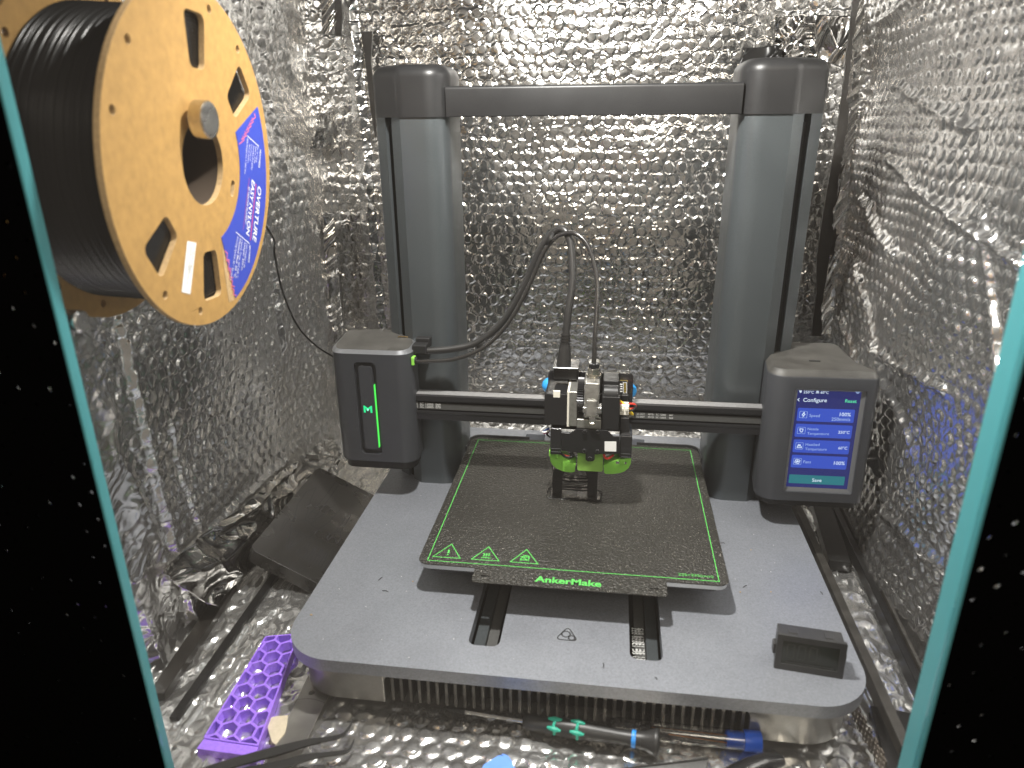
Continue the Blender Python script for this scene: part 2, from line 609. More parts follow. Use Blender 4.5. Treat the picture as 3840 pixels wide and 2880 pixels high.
class Plane:
    """a real flat face: local 2-D frame on it, with survey lookups"""

    def __init__(self, o, ex, ey):
        self.o = Vector(o)
        self.ex = Vector(ex).normalized()
        ey = Vector(ey)
        self.ey = (ey - self.ex * ey.dot(self.ex)).normalized()
        self.n = self.ex.cross(self.ey)

    def px(self, x, y):
        d = Vector(ray(x, y).tolist())
        c = Vector(CAM.tolist())
        t = (self.o - c).dot(self.n) / d.dot(self.n)
        q = c + d * t - self.o
        return (q.dot(self.ex), q.dot(self.ey))

    def M(self, lift=0.0):
        o = self.o + self.n * lift
        return Matrix(((self.ex.x, self.ey.x, self.n.x, o.x), (self.ex.y, self.ey.y, self.n.y, o.y),
                       (self.ex.z, self.ey.z, self.n.z, o.z), (0, 0, 0, 1)))

    def poly(self, name, pts, material, parent, lift, thick=0.0001, holes=()):
        return MB().prism(pts, 0, thick, holes, self.M(lift)).build(name, material, parent, smooth=0)

    def stroke(self, name, lines, w, material, parent, lift, thick=0.0001, closed=False):
        mb = MB()
        for l in lines:
            add_stroke(mb, l, w, thick, self.M(lift), closed)
        return mb.build(name, material, parent, smooth=0)

    def text(self, name, s, p0, p1, material, parent, lift, bold=0.0, sy=1.0, spacing=1.0, shear=0.0, thick=0.0001):
        """text whose ink runs from local point p0 to p1 on its baseline"""
        key = (s, bold, spacing, shear)
        if key not in TXT:
            cu = bpy.data.curves.new('t', 'FONT')
            cu.body = s
            cu.size = 1.0
            cu.offset = bold
            cu.space_character = spacing
            cu.shear = shear
            cu.resolution_u = 3
            ob = bpy.data.objects.new('t', cu)
            me = bpy.data.meshes.new_from_object(ob)
            vs = [v.co.copy() for v in me.vertices]
            fs = [list(p.vertices) for p in me.polygons]
            bpy.data.objects.remove(ob)
            bpy.data.curves.remove(cu)
            bpy.data.meshes.remove(me)
            TXT[key] = (vs, fs)
        vs, fs = TXT[key]
        x0 = min(v.x for v in vs)
        x1 = max(v.x for v in vs)
        p0, p1 = Vector(p0), Vector(p1)
        d = p1 - p0
        k = d.length / (x1 - x0)
        d.normalize()
        e = Vector((-d.y, d.x))
        out_ = []
        for v in vs:
            q = p0 + d * ((v.x - x0) * k) + e * (v.y * k * sy)
            out_.append((q.x, q.y, thick))
        return MB().add(out_, fs, self.M(lift)).build(name, material, parent, smooth=0)


TXT = {}


def add_stroke(mb, pts, w, thick, M, closed=False):
    P = [Vector((p[0], p[1])) for p in pts]
    n = len(P)
    L, Rr = [], []
    for i in range(n):
        a = P[i] - P[i - 1] if (closed or i > 0) else P[1] - P[0]
        c = P[(i + 1) % n] - P[i] if (closed or i < n - 1) else P[-1] - P[-2]
        a = a.normalized() if a.length > 0 else c.normalized()
        c = c.normalized() if c.length > 0 else a
        t = (a + c)
        t = t.normalized() if t.length > 1e-6 else a
        nn = Vector((-t.y, t.x))
        cs = max(0.35, nn.dot(Vector((-a.y, a.x))))
        L.append(P[i] + nn * (w / 2 / cs))
        Rr.append(P[i] - nn * (w / 2 / cs))
    m_ = n if closed else n - 1
    for i in range(m_):
        j = (i + 1) % n
        q = [Rr[i], Rr[j], L[j], L[i]]
        mb.add([(p.x, p.y, thick) for p in q], [[0, 1, 2, 3]], M)


def boolean(o, cutters, op='DIFFERENCE'):
    for c in cutters:
        md = o.modifiers.new('b', 'BOOLEAN')
        md.operation = op
        md.object = c
        md.solver = 'EXACT'
    dg = bpy.context.evaluated_depsgraph_get()
    dg.update()
    me = bpy.data.meshes.new_from_object(o.evaluated_get(dg))
    for md in list(o.modifiers):
        o.modifiers.remove(md)
    o.data = me
    for c in cutters:
        bpy.data.objects.remove(c)
    me.polygons.foreach_set('use_smooth', [True] * len(me.polygons))
    me.set_sharp_from_angle(angle=math.radians(35))
    return o


def add_bevel(o, w, seg=2):
    md = o.modifiers.new('bevel', 'BEVEL')
    md.width = w
    md.segments = seg
    md.limit_method = 'ANGLE'
    md.angle_limit = math.radians(38)
    md.harden_normals = True


# ------------------------------------------------------------------ foil insulation sheets
rng = np.random.default_rng(11)


def vnoise(u, v, su, sv, seed):
    r = np.random.default_rng(seed)
    T = r.random((97, 101))
    x, y = u / su + 1000.0, v / sv + 1000.0
    xi, yi = np.floor(x).astype(int), np.floor(y).astype(int)
    fx, fy = x - xi, y - yi
    fx = fx * fx * (3 - 2 * fx)
    fy = fy * fy * (3 - 2 * fy)

    def g(a, b_):
        return T[a % 97, b_ % 101]
    return (g(xi, yi) * (1 - fx) + g(xi + 1, yi) * fx) * (1 - fy) + (g(xi, yi + 1) * (1 - fx) + g(xi + 1, yi + 1) * fx) * fy


def ridge(u, v, su, sv, seed, p=2.0):
    return (1 - np.abs(2 * vnoise(u, v, su, sv, seed) - 1)) ** p


def sstep(a, b_, x):
    t = np.clip((x - a) / (b_ - a), 0, 1)
    return t * t * (3 - 2 * t)


def bubbles(u, v, pitch, seed, rel=0.43):
    """hexagonal bubble field: cap mask, per-bubble random, tilt, radius ratio, distance to the cell border"""
    u = u + (vnoise(u, v, .045, .045, seed + 1) - .5) * .007
    v = v + (vnoise(u, v, .045, .045, seed + 2) - .5) * .007
    rowh = pitch * .866
    j0 = np.round(v / rowh).astype(int)
    best = np.full(u.shape, 1e9)
    second = np.full(u.shape, 1e9)
    rnd = np.zeros(u.shape)
    tx = np.zeros(u.shape)
    ty = np.zeros(u.shape)
    for dj in (-1, 0, 1):
        jj = j0 + dj
        off = (jj % 2) * .5 * pitch
        i0 = np.floor((u - off) / pitch).astype(int)
        for di in (0, 1):
            ii = i0 + di
            dx, dy = u - (ii * pitch + off), v - jj * rowh
            d = np.hypot(dx, dy)
            h = np.sin(ii * 127.1 + jj * 311.7 + seed) * 43758.5453
            h = h - np.floor(h)
            m_ = d < best
            second = np.where(m_, best, np.minimum(second, d))
            best = np.where(m_, d, best)
            rnd = np.where(m_, h, rnd)
            tx = np.where(m_, dx, tx)
            ty = np.where(m_, dy, ty)
    r = pitch * rel
    s = 1 - sstep(.82 * r, 1.04 * r, best)
    tilt = (tx * np.sin(rnd * 50) + ty * np.cos(rnd * 77)) / r
    return s, rnd, tilt, best / r, second - best


def foil_h(u, v, seed, amp=.0013, mask=None, pitch=.0135, su=.020, sv=.007, crk=.0008, und=.006, rel=.42, net=.0009):
    s, rnd, tilt, d, brd = bubbles(u, v, pitch, seed, rel)
    if mask is None:
        mask = 1.0
    wob = (vnoise(u, v, .011, .011, seed + 5) - .5) * .007
    # sharp straight-ish creases in the film between the bubbles
    c = ridge(u + wob, v + wob, su, sv, seed + 3, 5.0) * crk
    c += ridge(u * .8 + v * .6 + wob, v * .8 - u * .6, .016, .007, seed + 4, 6.0) * crk * .8
    c += ridge(u * .8 - v * .6 - wob, v * .8 + u * .6, .016, .007, seed + 9, 6.0) * crk * .7
    n_ = net * np.exp(-(brd / .0016) ** 2) * (.25 + vnoise(u, v, .010, .010, seed + 8))
    big = (vnoise(u, v, .075, .075, seed + 6) - .5) * und + (vnoise(u, v, .2, .2, seed + 7) - .5) * und * 1.6
    fine = (vnoise(u, v, .0048, .0048, seed + 12) - .5) * .00012
    bub = amp * (s * (.5 + .8 * rnd) + .16 * s * tilt + .22 * s * (1 - d * d).clip(0, 1))
    return (bub + n_) * mask + c * (1 - .75 * s * mask) + big + fine


def sheet(name, u0, u1, v0, v1, step, hfun, mapfun, material='foil', parent=None, vfine=None):
    nu, nv = int((u1 - u0) / step) + 1, int((v1 - v0) / step) + 1
    vv = np.linspace(v0, v1, nv)
    if vfine is not None:                      # coarser rows above the part that shows
        vv = np.concatenate([np.arange(v0, vfine, step), np.linspace(vfine, v1, 14)])
        nv = len(vv)
    U, V = np.meshgrid(np.linspace(u0, u1, nu), vv, indexing='ij')
    Hh = hfun(U, V)
    X = np.stack([a.ravel() for a in mapfun(U, V, Hh)], -1).astype(np.float32)
    idx = np.arange(nu * nv).reshape(nu, nv)
    q = np.stack([idx[:-1, :-1], idx[1:, :-1], idx[1:, 1:], idx[:-1, 1:]], -1).reshape(-1, 4).astype(np.int32)
    me = bpy.data.meshes.new(name)
    me.vertices.add(len(X))
    me.vertices.foreach_set('co', X.ravel())
    me.loops.add(q.size)
    me.loops.foreach_set('vertex_index', q.ravel())
    me.polygons.add(len(q))
    me.polygons.foreach_set('loop_start', np.arange(0, q.size, 4, dtype=np.int32))
    me.polygons.foreach_set('loop_total', np.full(len(q), 4, dtype=np.int32))
    me.update()
    me.validate()
    me.polygons.foreach_set('use_smooth', np.ones(len(q), dtype=bool))
    me.materials.append(MATS[material])
    o = bpy.data.objects.new(name, me)
    COL.objects.link(o)
    if parent is not None:
        o.parent = parent
        o.matrix_parent_inverse = world_inv(parent)
    return o


XL, XR, YB, YF, ZF, ZC = -0.338, 0.294, 0.300, -0.286, -0.0795, 0.60


def crease(u, v, p0, p1, w, a, sharp=1.0):
    """raised fold along the segment p0-p1"""
    p0, p1 = np.array(p0), np.array(p1)
    d = p1 - p0
    L = np.hypot(*d)
    d = d / L
    t = (u - p0[0]) * d[0] + (v - p0[1]) * d[1]
    n_ = (u - p0[0]) * -d[1] + (v - p0[1]) * d[0] + (vnoise(u, v, .012, .012, 91) - .5) * .004
    k = np.clip(1 - np.abs(n_) / w, 0, 1) ** sharp
    e = sstep(-.01, .01, t) * (1 - sstep(L - .01, L + .01, t))
    return a * k * e


def h_back(u, v):
    h = foil_h(u, v, 21, amp=.0013, su=.045, sv=.0078, crk=.0011, und=.006, net=.0010, pitch=.0150)
    h += crease(u, v, (-.29, .47), (-.285, .02), .010, .006)
    h += crease(u, v, (.235, .47), (.225, .0), .008, .005)
    return h


tag(sheet('wall_back', XL - .01, XR + .01, ZF - .005, ZC, .00115, h_back,
          lambda u, v, h: (u, YB - h, v), vfine=.485), 'crinkled silver bubble foil covering the back wall of the enclosure', kind='structure')


def h_left(u, v):   # u = y, v = z
    mask = sstep(-.150, -.138, u + .02 * np.sin(v * 9)) * (1 - .75 * sstep(.18, .24, u))
    h = foil_h(u, v, 45, amp=.0016, net=.0011, mask=mask, su=.010, sv=.018, und=.012, pitch=.0142)
    h += (1 - mask) * (ridge(u, v, .018, .06, 77, 1.6) * .006)
    h += crease(u, v, (-.146, .46), (-.132, -.08), .006, .005)
    h += crease(u, v, (-.098, .11), (-.092, -.05), .004, .003)
    h += crease(u, v, (.10, .47), (.115, .10), .007, .005)
    h += crease(u, v, (.16, .47), (.165, .20), .010, .006)
    h += crease(u, v, (-.13, -.012), (.09, -.022), .007, .005)
    h += .006 * sstep(.03, -.08, v) ** 2
    return h


tag(sheet('wall_left', YF, YB + .01, ZF - .005, ZC, .00125, h_left,
          lambda u, v, h: (XL + h, u, v), 'foil_side', vfine=.47), 'silver bubble foil lining the left wall behind the filament spool', kind='structure')


def h_right(u, v):
    h = foil_h(u, v, 63, amp=.0017, su=.010, sv=.022, crk=.0007, und=.013, pitch=.0138, rel=.38, net=.0005)
    h += crease(u, v, (.19, .30), (-.12, .245), .006, .0045)
    h += crease(u, v, (-.035, .275), (-.125, .145), .005, .0045)
    h += crease(u, v, (-.085, .40), (-.10, .215), .0035, .0032)
    h += crease(u, v, (.22, .19), (-.02, .065), .007, .005)
    h += crease(u, v, (.21, .37), (.02, .33), .007, .004)
    h += crease(u, v, (.24, .13), (.05, .02), .008, .006)
    h += crease(u, v, (.26, .43), (.05, .455), .008, .005)
    h += crease(u, v, (.25, .255), (.10, .215), .009, .006)
    h += crease(u, v, (.16, .12), (-.05, .14), .006, .004)
    h += crease(u, v, (.02, -.01), (-.18, .03), .007, .004)
    h += .003 * sstep(.02, -.08, v) ** 2
    return h


tag(sheet('wall_right', YF, YB + .01, ZF - .005, ZC, .00125, h_right,
          lambda u, v, h: (XR - h, u, v), 'foil_side', vfine=.47), 'silver bubble foil lining the right wall beside the display', kind='structure')


def h_floor(u, v):
    h = foil_h(u, v, 84, amp=.0015, su=.018, sv=.014, crk=.0009, und=.0025, pitch=.0150, net=.0007)
    side = np.maximum(sstep(-.21, -.24, u), sstep(.215, .235, u))
    h = h * (1 - .35 * side) + side * ridge(u, v, .007, .022, 85, 1.8) * .0035
    return h - .001


tag(sheet('floor', XL - .005, XR + .005, YF, YB + .01, .0014, h_floor,
          lambda u, v, h: (u, v, ZF + h), 'foil_floor'), 'crinkled silver bubble foil on the enclosure floor', kind='structure')


tag(MB().box(XL - .005, XR + .005, YF, YB + .01, ZC, ZC + .01).build('ceiling', 'dark_plastic', None, smooth=0),
    'dark top panel of the enclosure', kind='structure')


# ------------------------------------------------------------------ printer
ZD = -0.028          # top of the printer's base deck
printer = thing('desktop_printer', 'grey and black 3D printer with gantry, standing on the foil floor', '3d printer', (0, 0, ZF))

# deck with two long slots
deck_out = rpoly([(-.2135, -.2092), (.2135, -.2092), (.2135, .212), (-.2135, .212)], [.040, .040, .012, .012], 14)
slotL = rpoly([(-.0725, -.180), (-.0485, -.180), (-.0485, .2), (-.0725, .2)], [.006, .006, .001, .001], 5)
slotR = [(-x, y) for x, y in slotL]
MB().prism(deck_out, ZD - .0107, ZD, [slotL, slotR]).build('base_deck', 'deck_paint', printer, bevel=.0013, bseg=3)
# slot wells with belts, idlers and blocks
for s, nm in ((-1, 'l'), (1, 'r')):
    x0, x1 = (-.076, -.045) if s < 0 else (.045, .076)
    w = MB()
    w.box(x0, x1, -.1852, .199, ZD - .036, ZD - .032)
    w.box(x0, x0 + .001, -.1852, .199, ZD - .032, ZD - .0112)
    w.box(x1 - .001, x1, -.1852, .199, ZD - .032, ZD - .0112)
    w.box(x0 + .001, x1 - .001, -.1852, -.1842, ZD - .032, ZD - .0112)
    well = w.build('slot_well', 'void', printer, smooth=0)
    xo = -.0665 if s < 0 else .0665
    MB().box(xo - .0045, xo + .0045, -.176, .19, ZD - .020, ZD - .013).build('guide_rail', 'column_paint', well, bevel=.0006)
    xb = -.0575 if s < 0 else .0575
    MB().box(xb - .004, xb + .004, -.172, .19, ZD - .0175, ZD - .0165).build('drive_belt', 'belt', well, smooth=0)
    MB().cyl((xb - .006, -.1745, ZD - .021), (xb + .006, -.1745, ZD - .021), .0052, 20).build('idler_pulley', 'steel', well)
    if s > 0:
        pl = Plane((xb, -.172, ZD - .0165), (0, 1, 0), (-1, 0, 0))
        for k in range(3):
            pl.text('belt_print', '12121 SC 12029 07%d' % (5 + k), (.002, (k - 1) * .0026 - .0008), (.046, (k - 1) * .0026 - .0008), 'white_ink', well, .0002, sy=1.1)

# skirt below the deck with front vent grille
sk_full = rpoly([(-.205, -.2005), (.205, -.2005), (.205, .203), (-.205, .203)], [.034, .034, .012, .012], 12)
sk_low = rpoly([(-.205, -.2005), (-.133, -.2005), (-.133, -.186), (.1325, -.186), (.1325, -.2005), (.205, -.2005), (.205, .203), (-.205, .203)],
               [.034, .001, .001, .001, .001, .034, .012, .012], 12)
big = [rpoly([(x * .0768, -.1872), (x * .0442, -.1872), (x * .0442, .2), (x * .0768, .2)], .001, 2) for x in (-1, 1)]
sk2 = MB()
sk2.prism(sk_full, ZD - .0172, ZD - .0108, big)
sk2.prism(sk_low, ZD - .0432, ZD - .0172, [[(x, max(y, -.1855)) for x, y in h] for h in big])
for sx, xx in ((1, -.133), (-1, .1325)):
    fil = [(xx, 0)] + [(xx + sx * .007 * (1 - math.cos(a)), -.007 * (1 - math.sin(a))) for a in [PI / 2 * k / 6 for k in range(7)]][::-1]
    fil = [(xx, 0)] + [(xx + sx * (.007 - .007 * math.sin(a)), -.007 + .007 * math.cos(a)) for a in [PI / 2 * k / 6 for k in range(7)]]
    Mf = Matrix(((1, 0, 0, 0), (0, 0, -1, -.1996), (0, 1, 0, ZD - .0172), (0, 0, 0, 1)))
    sk2.prism(fil, 0, .0008, (), Mf)
skirt = sk2.build('base_skirt', 'skirt_metal', printer)
slat_me = None
for k in range(38):
    x = -.1272 + k * .00691
    if slat_me is None:
        mb = MB()
        # fin: bent flat bar, leaning in at the top
        mb.add([(-.0011, -.1985, ZD - .0430), (.0011, -.1985, ZD - .0430), (.0011, -.1985, ZD - .0225), (-.0011, -.1985, ZD - .0225),
                (-.0011, -.1870, ZD - .0430), (.0011, -.1870, ZD - .0430), (.0011, -.1870, ZD - .0174), (-.0011, -.1870, ZD - .0174),
                (-.0011, -.1945, ZD - .0174), (.0011, -.1945, ZD - .0174)],
               [[0, 1, 2, 3], [3, 2, 9, 8], [8, 9, 6, 7], [7, 6, 5, 4], [4, 5, 1, 0], [1, 5, 6, 9, 2], [0, 3, 8, 7, 4]])
        so = mb.build('vent_slat', 'slat_metal', skirt, smooth=0)
        slat_me = so
        slat_base = so.location.copy()
    else:
        so = slat_me.copy()
        COL.objects.link(so)
        so.parent = skirt
    so.location = (x, 0, 0)
MB().box(-.1328, .1323, -.1868, -.1862, ZD - .0430, ZD - .0176).build('vent_backing', 'void', skirt, smooth=0)
for fx in (-.17, .17):
    for fy in (-.165, .165):
        MB().lathe([(.011, ZF + .002), (.012, ZD - .0431)], 20, Matrix.Translation((fx, fy, 0))).build('rubber_foot', 'dark_plastic', printer)

# columns: chamfered outer front edge with a lead-screw slot, rounded inner edge
def column(s):
    pts = [(-.1705, .062), (-.181, .0705), (-.1775, .0765), (-.1848, .0825), (-.1886, .0768), (-.200, .0862), (-.200, .128), (-.128, .128), (-.128, .0635), (-.1275, .062)]
    pts = [(-.1705, .062), (-.1810, .0705), (-.1765, .0762), (-.1842, .0824), (-.1887, .0768), (-.2000, .0862), (-.2000, .128), (-.1280, .128), (-.1280, .062)]
    rad = [0.0006, 0, 0, 0, 0, .0006, .004, .004, .021]
    p = rpoly(pts, rad, 10)
    p = [(x * -s, y) for x, y in p] if s > 0 else p
    col = MB().prism(p, ZD - .0005, .3432).build('gantry_column', 'column_paint', printer, smooth=40)
    q = [(-.1790, .0735), (-.1862, .0792), (-.1846, .0812), (-.1776, .0757)]
    q = [(x * -s, y) for x, y in q] if s > 0 else q
    MB().prism(q, ZD, .3365).build('lift_slot', 'void', col, smooth=0)
    # cap on top
    c = rpoly([(-.1712, .0605), (-.2015, .0850), (-.2015, .130), (-.1262, .130), (-.1262, .0605)], [.014, .014, .014, .014, .022], 10)
    c = [(x * -s, y) for x, y in c] if s > 0 else c
    lv = [(0, .3432), (0, .3767)] + [(.0105 * (1 - math.cos(a)), .3767 + .0105 * math.sin(a)) for a in [PI / 2 * k / 8 for k in range(1, 9)]]
    MB().loft(c, lv).build('column_cap', 'black_satin', printer, smooth=42)
    return col


column(-1)
column(1)
prof = rpoly([(.0665, .3431), (.0665, .3688), (.112, .3688), (.112, .3431)], [.001, .0028, .004, .001], 5)
Mx = Matrix(((0, 0, 1, 0), (1, 0, 0, 0), (0, 1, 0, 0), (0, 0, 0, 1)))      # (y,z) profile run along x
MB().prism(prof, -.1285, .1285, (), Mx).build('top_beam', 'black_satin', printer)

# horizontal rail
rp = [(.036, .0857), (.0352, .0845), (.0350, .0800), (.0362, .0783), (.0400, .0780), (.0400, .0765), (.0377, .0763), (.0377, .0697), (.0420, .0694),
      (.0420, .0682), (.0346, .0680), (.0344, .0665), (.0350, .0655), (.0350, .0592), (.0500, .0592), (.0500, .0857)]
rail = MB().prism(rp, -.172, .190, (), Mx).build('cross_rail', 'rail_black', printer, smooth=30)
MB().box(-.168, .186, .0364, .0470, .0858, .0861).build('rail_lit_top', 'rail_top_lit', rail, smooth=0)  # pale sheet: light on the rail's top face put into the colour
MB().box(-.168, .186, .0368, .0376, .0699, .0761).build('timing_belt', 'belt', rail, smooth=0)
plb = Plane((0, .0367, .073), (1, 0, 0), (0, 0, 1))
for k in range(2):
    z = .0011 - k * .0030
    plb.text('belt_print', '21  SC 12005  %s' % ('069', '070')[k], (-.1655, z), (-.139, z), 'white_ink', rail, .0001, sy=1.0)
    plb.text('belt_print', '-RIPS GT2    LL-2GT    42121  SC 12005    06%d' % (7 + k), (.0405, z), (.0880, z), 'white_ink', rail, .0001, sy=1.0)

# left carriage housing
mbx = rpoly([(-.2400, .0205), (-.1625, .0205), (-.1640, .0520), (-.1690, .0660), (-.2030, .0990), (-.2510, .0920), (-.2465, .040)],
            [.019, .017, .006, .004, .004, .006, .02], 10)
house = MB().loft(mbx, [(0, .0165), (0, .1310), (.0005, .1313), (.0030, .1338), (.0038, .1343)]).build('carriage_housing', 'box_plastic', printer)
# pill recess in the front face, with the raised light panel inside
plM = Plane((-.2, .0205, .075), (1, 0, 0), (0, 0, 1))


def c3(x, y):
    return (1200 + .4521 * x, 1150 + .4521 * y)


o4 = [plM.px(*c3(*p)) for p in ((275, 462), (462, 462), (516, 1224), (345, 1224))]
cx0 = (o4[0][0] + o4[3][0]) / 2
cx1 = (o4[1][0] + o4[2][0]) / 2
cz1 = (o4[0][1] + o4[1][1]) / 2
cz0 = (o4[2][1] + o4[3][1]) / 2
rec = rpoly([(cx0, cz0), (cx1, cz0), (cx1, cz1), (cx0, cz1)], .0052, 8)
cut = MB().prism(rec, -.0050, .004, (), plM.M()).build('cut', None)
boolean(house, [cut])
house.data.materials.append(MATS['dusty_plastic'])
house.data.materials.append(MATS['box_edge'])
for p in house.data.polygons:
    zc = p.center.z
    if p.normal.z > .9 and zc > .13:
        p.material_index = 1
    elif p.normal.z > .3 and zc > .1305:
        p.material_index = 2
house.data.polygons.foreach_set('use_smooth', [True] * len(house.data.polygons))
house.data.set_sharp_from_angle(angle=math.radians(28))
ins = .0042
inner = rpoly([(cx0 + ins, cz0 + ins * 1.3), (cx1 - ins, cz0 + ins * 1.3), (cx1 - ins, cz1 - ins), (cx0 + ins, cz1 - ins)], .0026, 6)
MB().prism(inner, -.0050, -.0004, (), plM.M()).build('light_panel', 'box_plastic', house, bevel=.0006)
zl = cz1 - (cz1 - cz0) * .12
MB().box(cx1 - ins + .0002, cx1 - ins + .0006, cz0 + ins * 1.7, zl - .012, -.0050, -.0016, plM.M()).build('led_strip', 'led_green', house, smooth=0)
lg = plM.px(*c3(397, 851))
lw, lh = .0087, .0074
L_ = [(-.5, -.5), (-.28, -.5), (-.28, .12), (0, -.12), (.28, .12), (.28, -.5), (.5, -.5), (.5, .5), (.40, .5), (0, .16), (-.40, .5), (-.5, .5)]
plM.poly('logo', [(lg[0] + a * lw, lg[1] + b_ * lh) for a, b_ in L_], 'logo_green', house, -.0003, .0003)
plM.poly('logo_diamond', [(lg[0] + a * lw, lg[1] + b_ * lh) for a, b_ in [(-.17, -.06), (0, -.28), (.17, -.06), (0, .14)]], 'logo_light', house, .0001, .0002)
mb2 = rpoly([(-.2365, .0235), (-.1655, .0235), (-.1665, .0520), (-.1710, .0645), (-.2035, .0962), (-.2480, .0895), (-.2435, .040)],
            [.016, .015, .006, .004, .004, .006, .02], 8)
MB().prism(mb2, .0075, .0164).build('housing_base', 'black_satin', printer, bevel=.003)
# cable socket and green tube collar on its inner side
MB().box(-.1650, -.1505, .036, .048, .1275, .1365).build('cable_socket', 'black_satin', printer, bevel=.0012)
MB().box(-.1645, -.1500, .049, .058, .1300, .1400).build('cable_socket', 'black_satin', printer, bevel=.0012)
MB().box(-.1640, -.1610, .028, .036, .1185, .1265).build('tube_collar', 'green_duct', printer, bevel=.0006)
MB().cyl((-.1612, .032, .1225), (-.1590, .032, .1225), .0036, 14).build('tube_collar', 'black_satin', printer)
MB().tube([(-.187, .066, .1352), (-.184, .0655, .1360), (-.182, .067, .1352), (-.180, .066, .1358), (-.177, .0665, .1351)], .0006, 6).build('filament_curl', 'brass', printer)

# display housing
SC0 = Vector((.2223, .0204, .0628))
TILT = .0592
ez = Vector((0, math.sin(TILT), math.cos(TILT)))
plS = Plane(SC0, (math.cos(.019), math.sin(.019), 0), ez)


def dshear(v):
    k = max(0.0, min(1.0, (.10 - v.y) / .08))
    return Vector((v.x + .0012 * k * 0, v.y + (v.z - .0628) * math.tan(TILT) * k, v.z))


dp = rpoly([(.1668, .0168), (.2635, .0185), (.2640, .0300), (.2545, .0520), (.2525, .1080), (.2450, .1160), (.2040, .1145), (.1850, .1000), (.1745, .0830)],
           [.015, .013, .008, .014, .006, .006, .008, .008, .008], 9)
mbd = MB().loft(dp, [(0, .0030), (0, .1225), (.0006, .1240), (.0040, .1280), (.0055, .1290)])
mbd.v = [dshear(v) for v in mbd.v]
dh = mbd.build('display_housing', 'box_plastic', printer)
SX, SY = .0549 / 2, .0952 / 2
rec = rpoly([(-SX - .0030, -SY - .0035), (SX + .0035, -SY - .0035), (SX + .0035, SY + .0025), (-SX - .0030, SY + .0025)], .002, 4)
cut = MB().prism(rec, -.0016, .01, (), plS.M()).build('cut', None)
cut2 = MB().prism([(-SX, -SY), (SX, -SY), (SX, SY), (-SX, SY)], -.0019, -.0010, (), plS.M()).build('cut', None)
boolean(dh, [cut])
bpy.data.objects.remove(cut2)
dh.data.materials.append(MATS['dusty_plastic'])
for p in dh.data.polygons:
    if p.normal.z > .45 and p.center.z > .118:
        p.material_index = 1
dh.data.polygons.foreach_set('use_smooth', [True] * len(dh.data.polygons))
dh.data.set_sharp_from_angle(angle=math.radians(28))
# bevelled bezel ring: slopes from the face down to the glass
bz = MB()
ro = [(-SX - .0030, -SY - .0035), (SX + .0035, -SY - .0035), (SX + .0035, SY + .0025), (-SX - .0030, SY + .0025)]
ri = [(-SX, -SY), (SX, -SY), (SX, SY), (-SX, SY)]
bz.add([(x, y, .0002) for x, y in ro] + [(x, y, -.0011) for x, y in ri], [[0, 1, 5, 4], [1, 2, 6, 5], [2, 3, 7, 6], [3, 0, 4, 7]], plS.M())
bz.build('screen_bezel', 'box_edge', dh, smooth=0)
MB().prism([(-SX, -SY), (SX, -SY), (SX, SY), (-SX, SY)], -.0015, -.0012, (), plS.M()).build('screen', 'screen_bg', dh, smooth=0)


def sp(x, y):    # survey of the screen close-up
    return plS.px(2840 + .3978 * x, 1260 + .3978 * y)


def srect(a, b_, c, d):
    q = [sp(*a), sp(*b_), sp(*c), sp(*d)]
    x0 = (q[0][0] + q[3][0]) / 2
    x1 = (q[1][0] + q[2][0]) / 2
    y1 = (q[0][1] + q[1][1]) / 2
    y0 = (q[2][1] + q[3][1]) / 2
    return x0, x1, y0, y1


def scard(name, q, material, lift, r=.0012):
    x0, x1, y0, y1 = q
    plS.poly(name, rpoly([(x0, y0), (x1, y0), (x1, y1), (x0, y1)], r, 5), material, dh, lift, .00005)


def stext(s, x0, y0, x1, y1, material, bold=.0, sy=1.0):
    plS.text('screen_text', s, sp(x0, y0), sp(x1, y1), material, dh, -.0009, bold=bold, sy=sy, thick=.00002)


cards = [((383, 682), (925, 697), (910, 823), (373, 806)), ((365, 830), (902, 849), (887, 972), (354, 955)),
         ((347, 980), (878, 997), (863, 1120), (334, 1100)), ((329, 1124), (855, 1144), (840, 1264), (316, 1243))]
for c in cards:
    scard('screen_card', srect(*c), 'screen_card', -.0011)
icons = [((405, 712), (475, 715), (468, 776), (398, 774)), ((386, 862), (458, 866), (451, 926), (378, 923)),
         ((368, 1008), (437, 1012), (430, 1072), (360, 1068)), ((349, 1155), (420, 1158), (413, 1217), (342, 1213))]
for c in icons:
    x0, x1, y0, y1 = srect(*c)
    plS.stroke('icon_frame', [rpoly([(x0, y0), (x1, y0), (x1, y1), (x0, y1)], .0006, 3)], .0003, 'screen_soft', dh, -.00100, .00002, True)
scard('save_button', srect((303, 1310), (827, 1330), (823, 1413), (298, 1390)), 'screen_save', -.0011, .0008)


def sl(*pts):
    return [sp(*p) for p in pts]


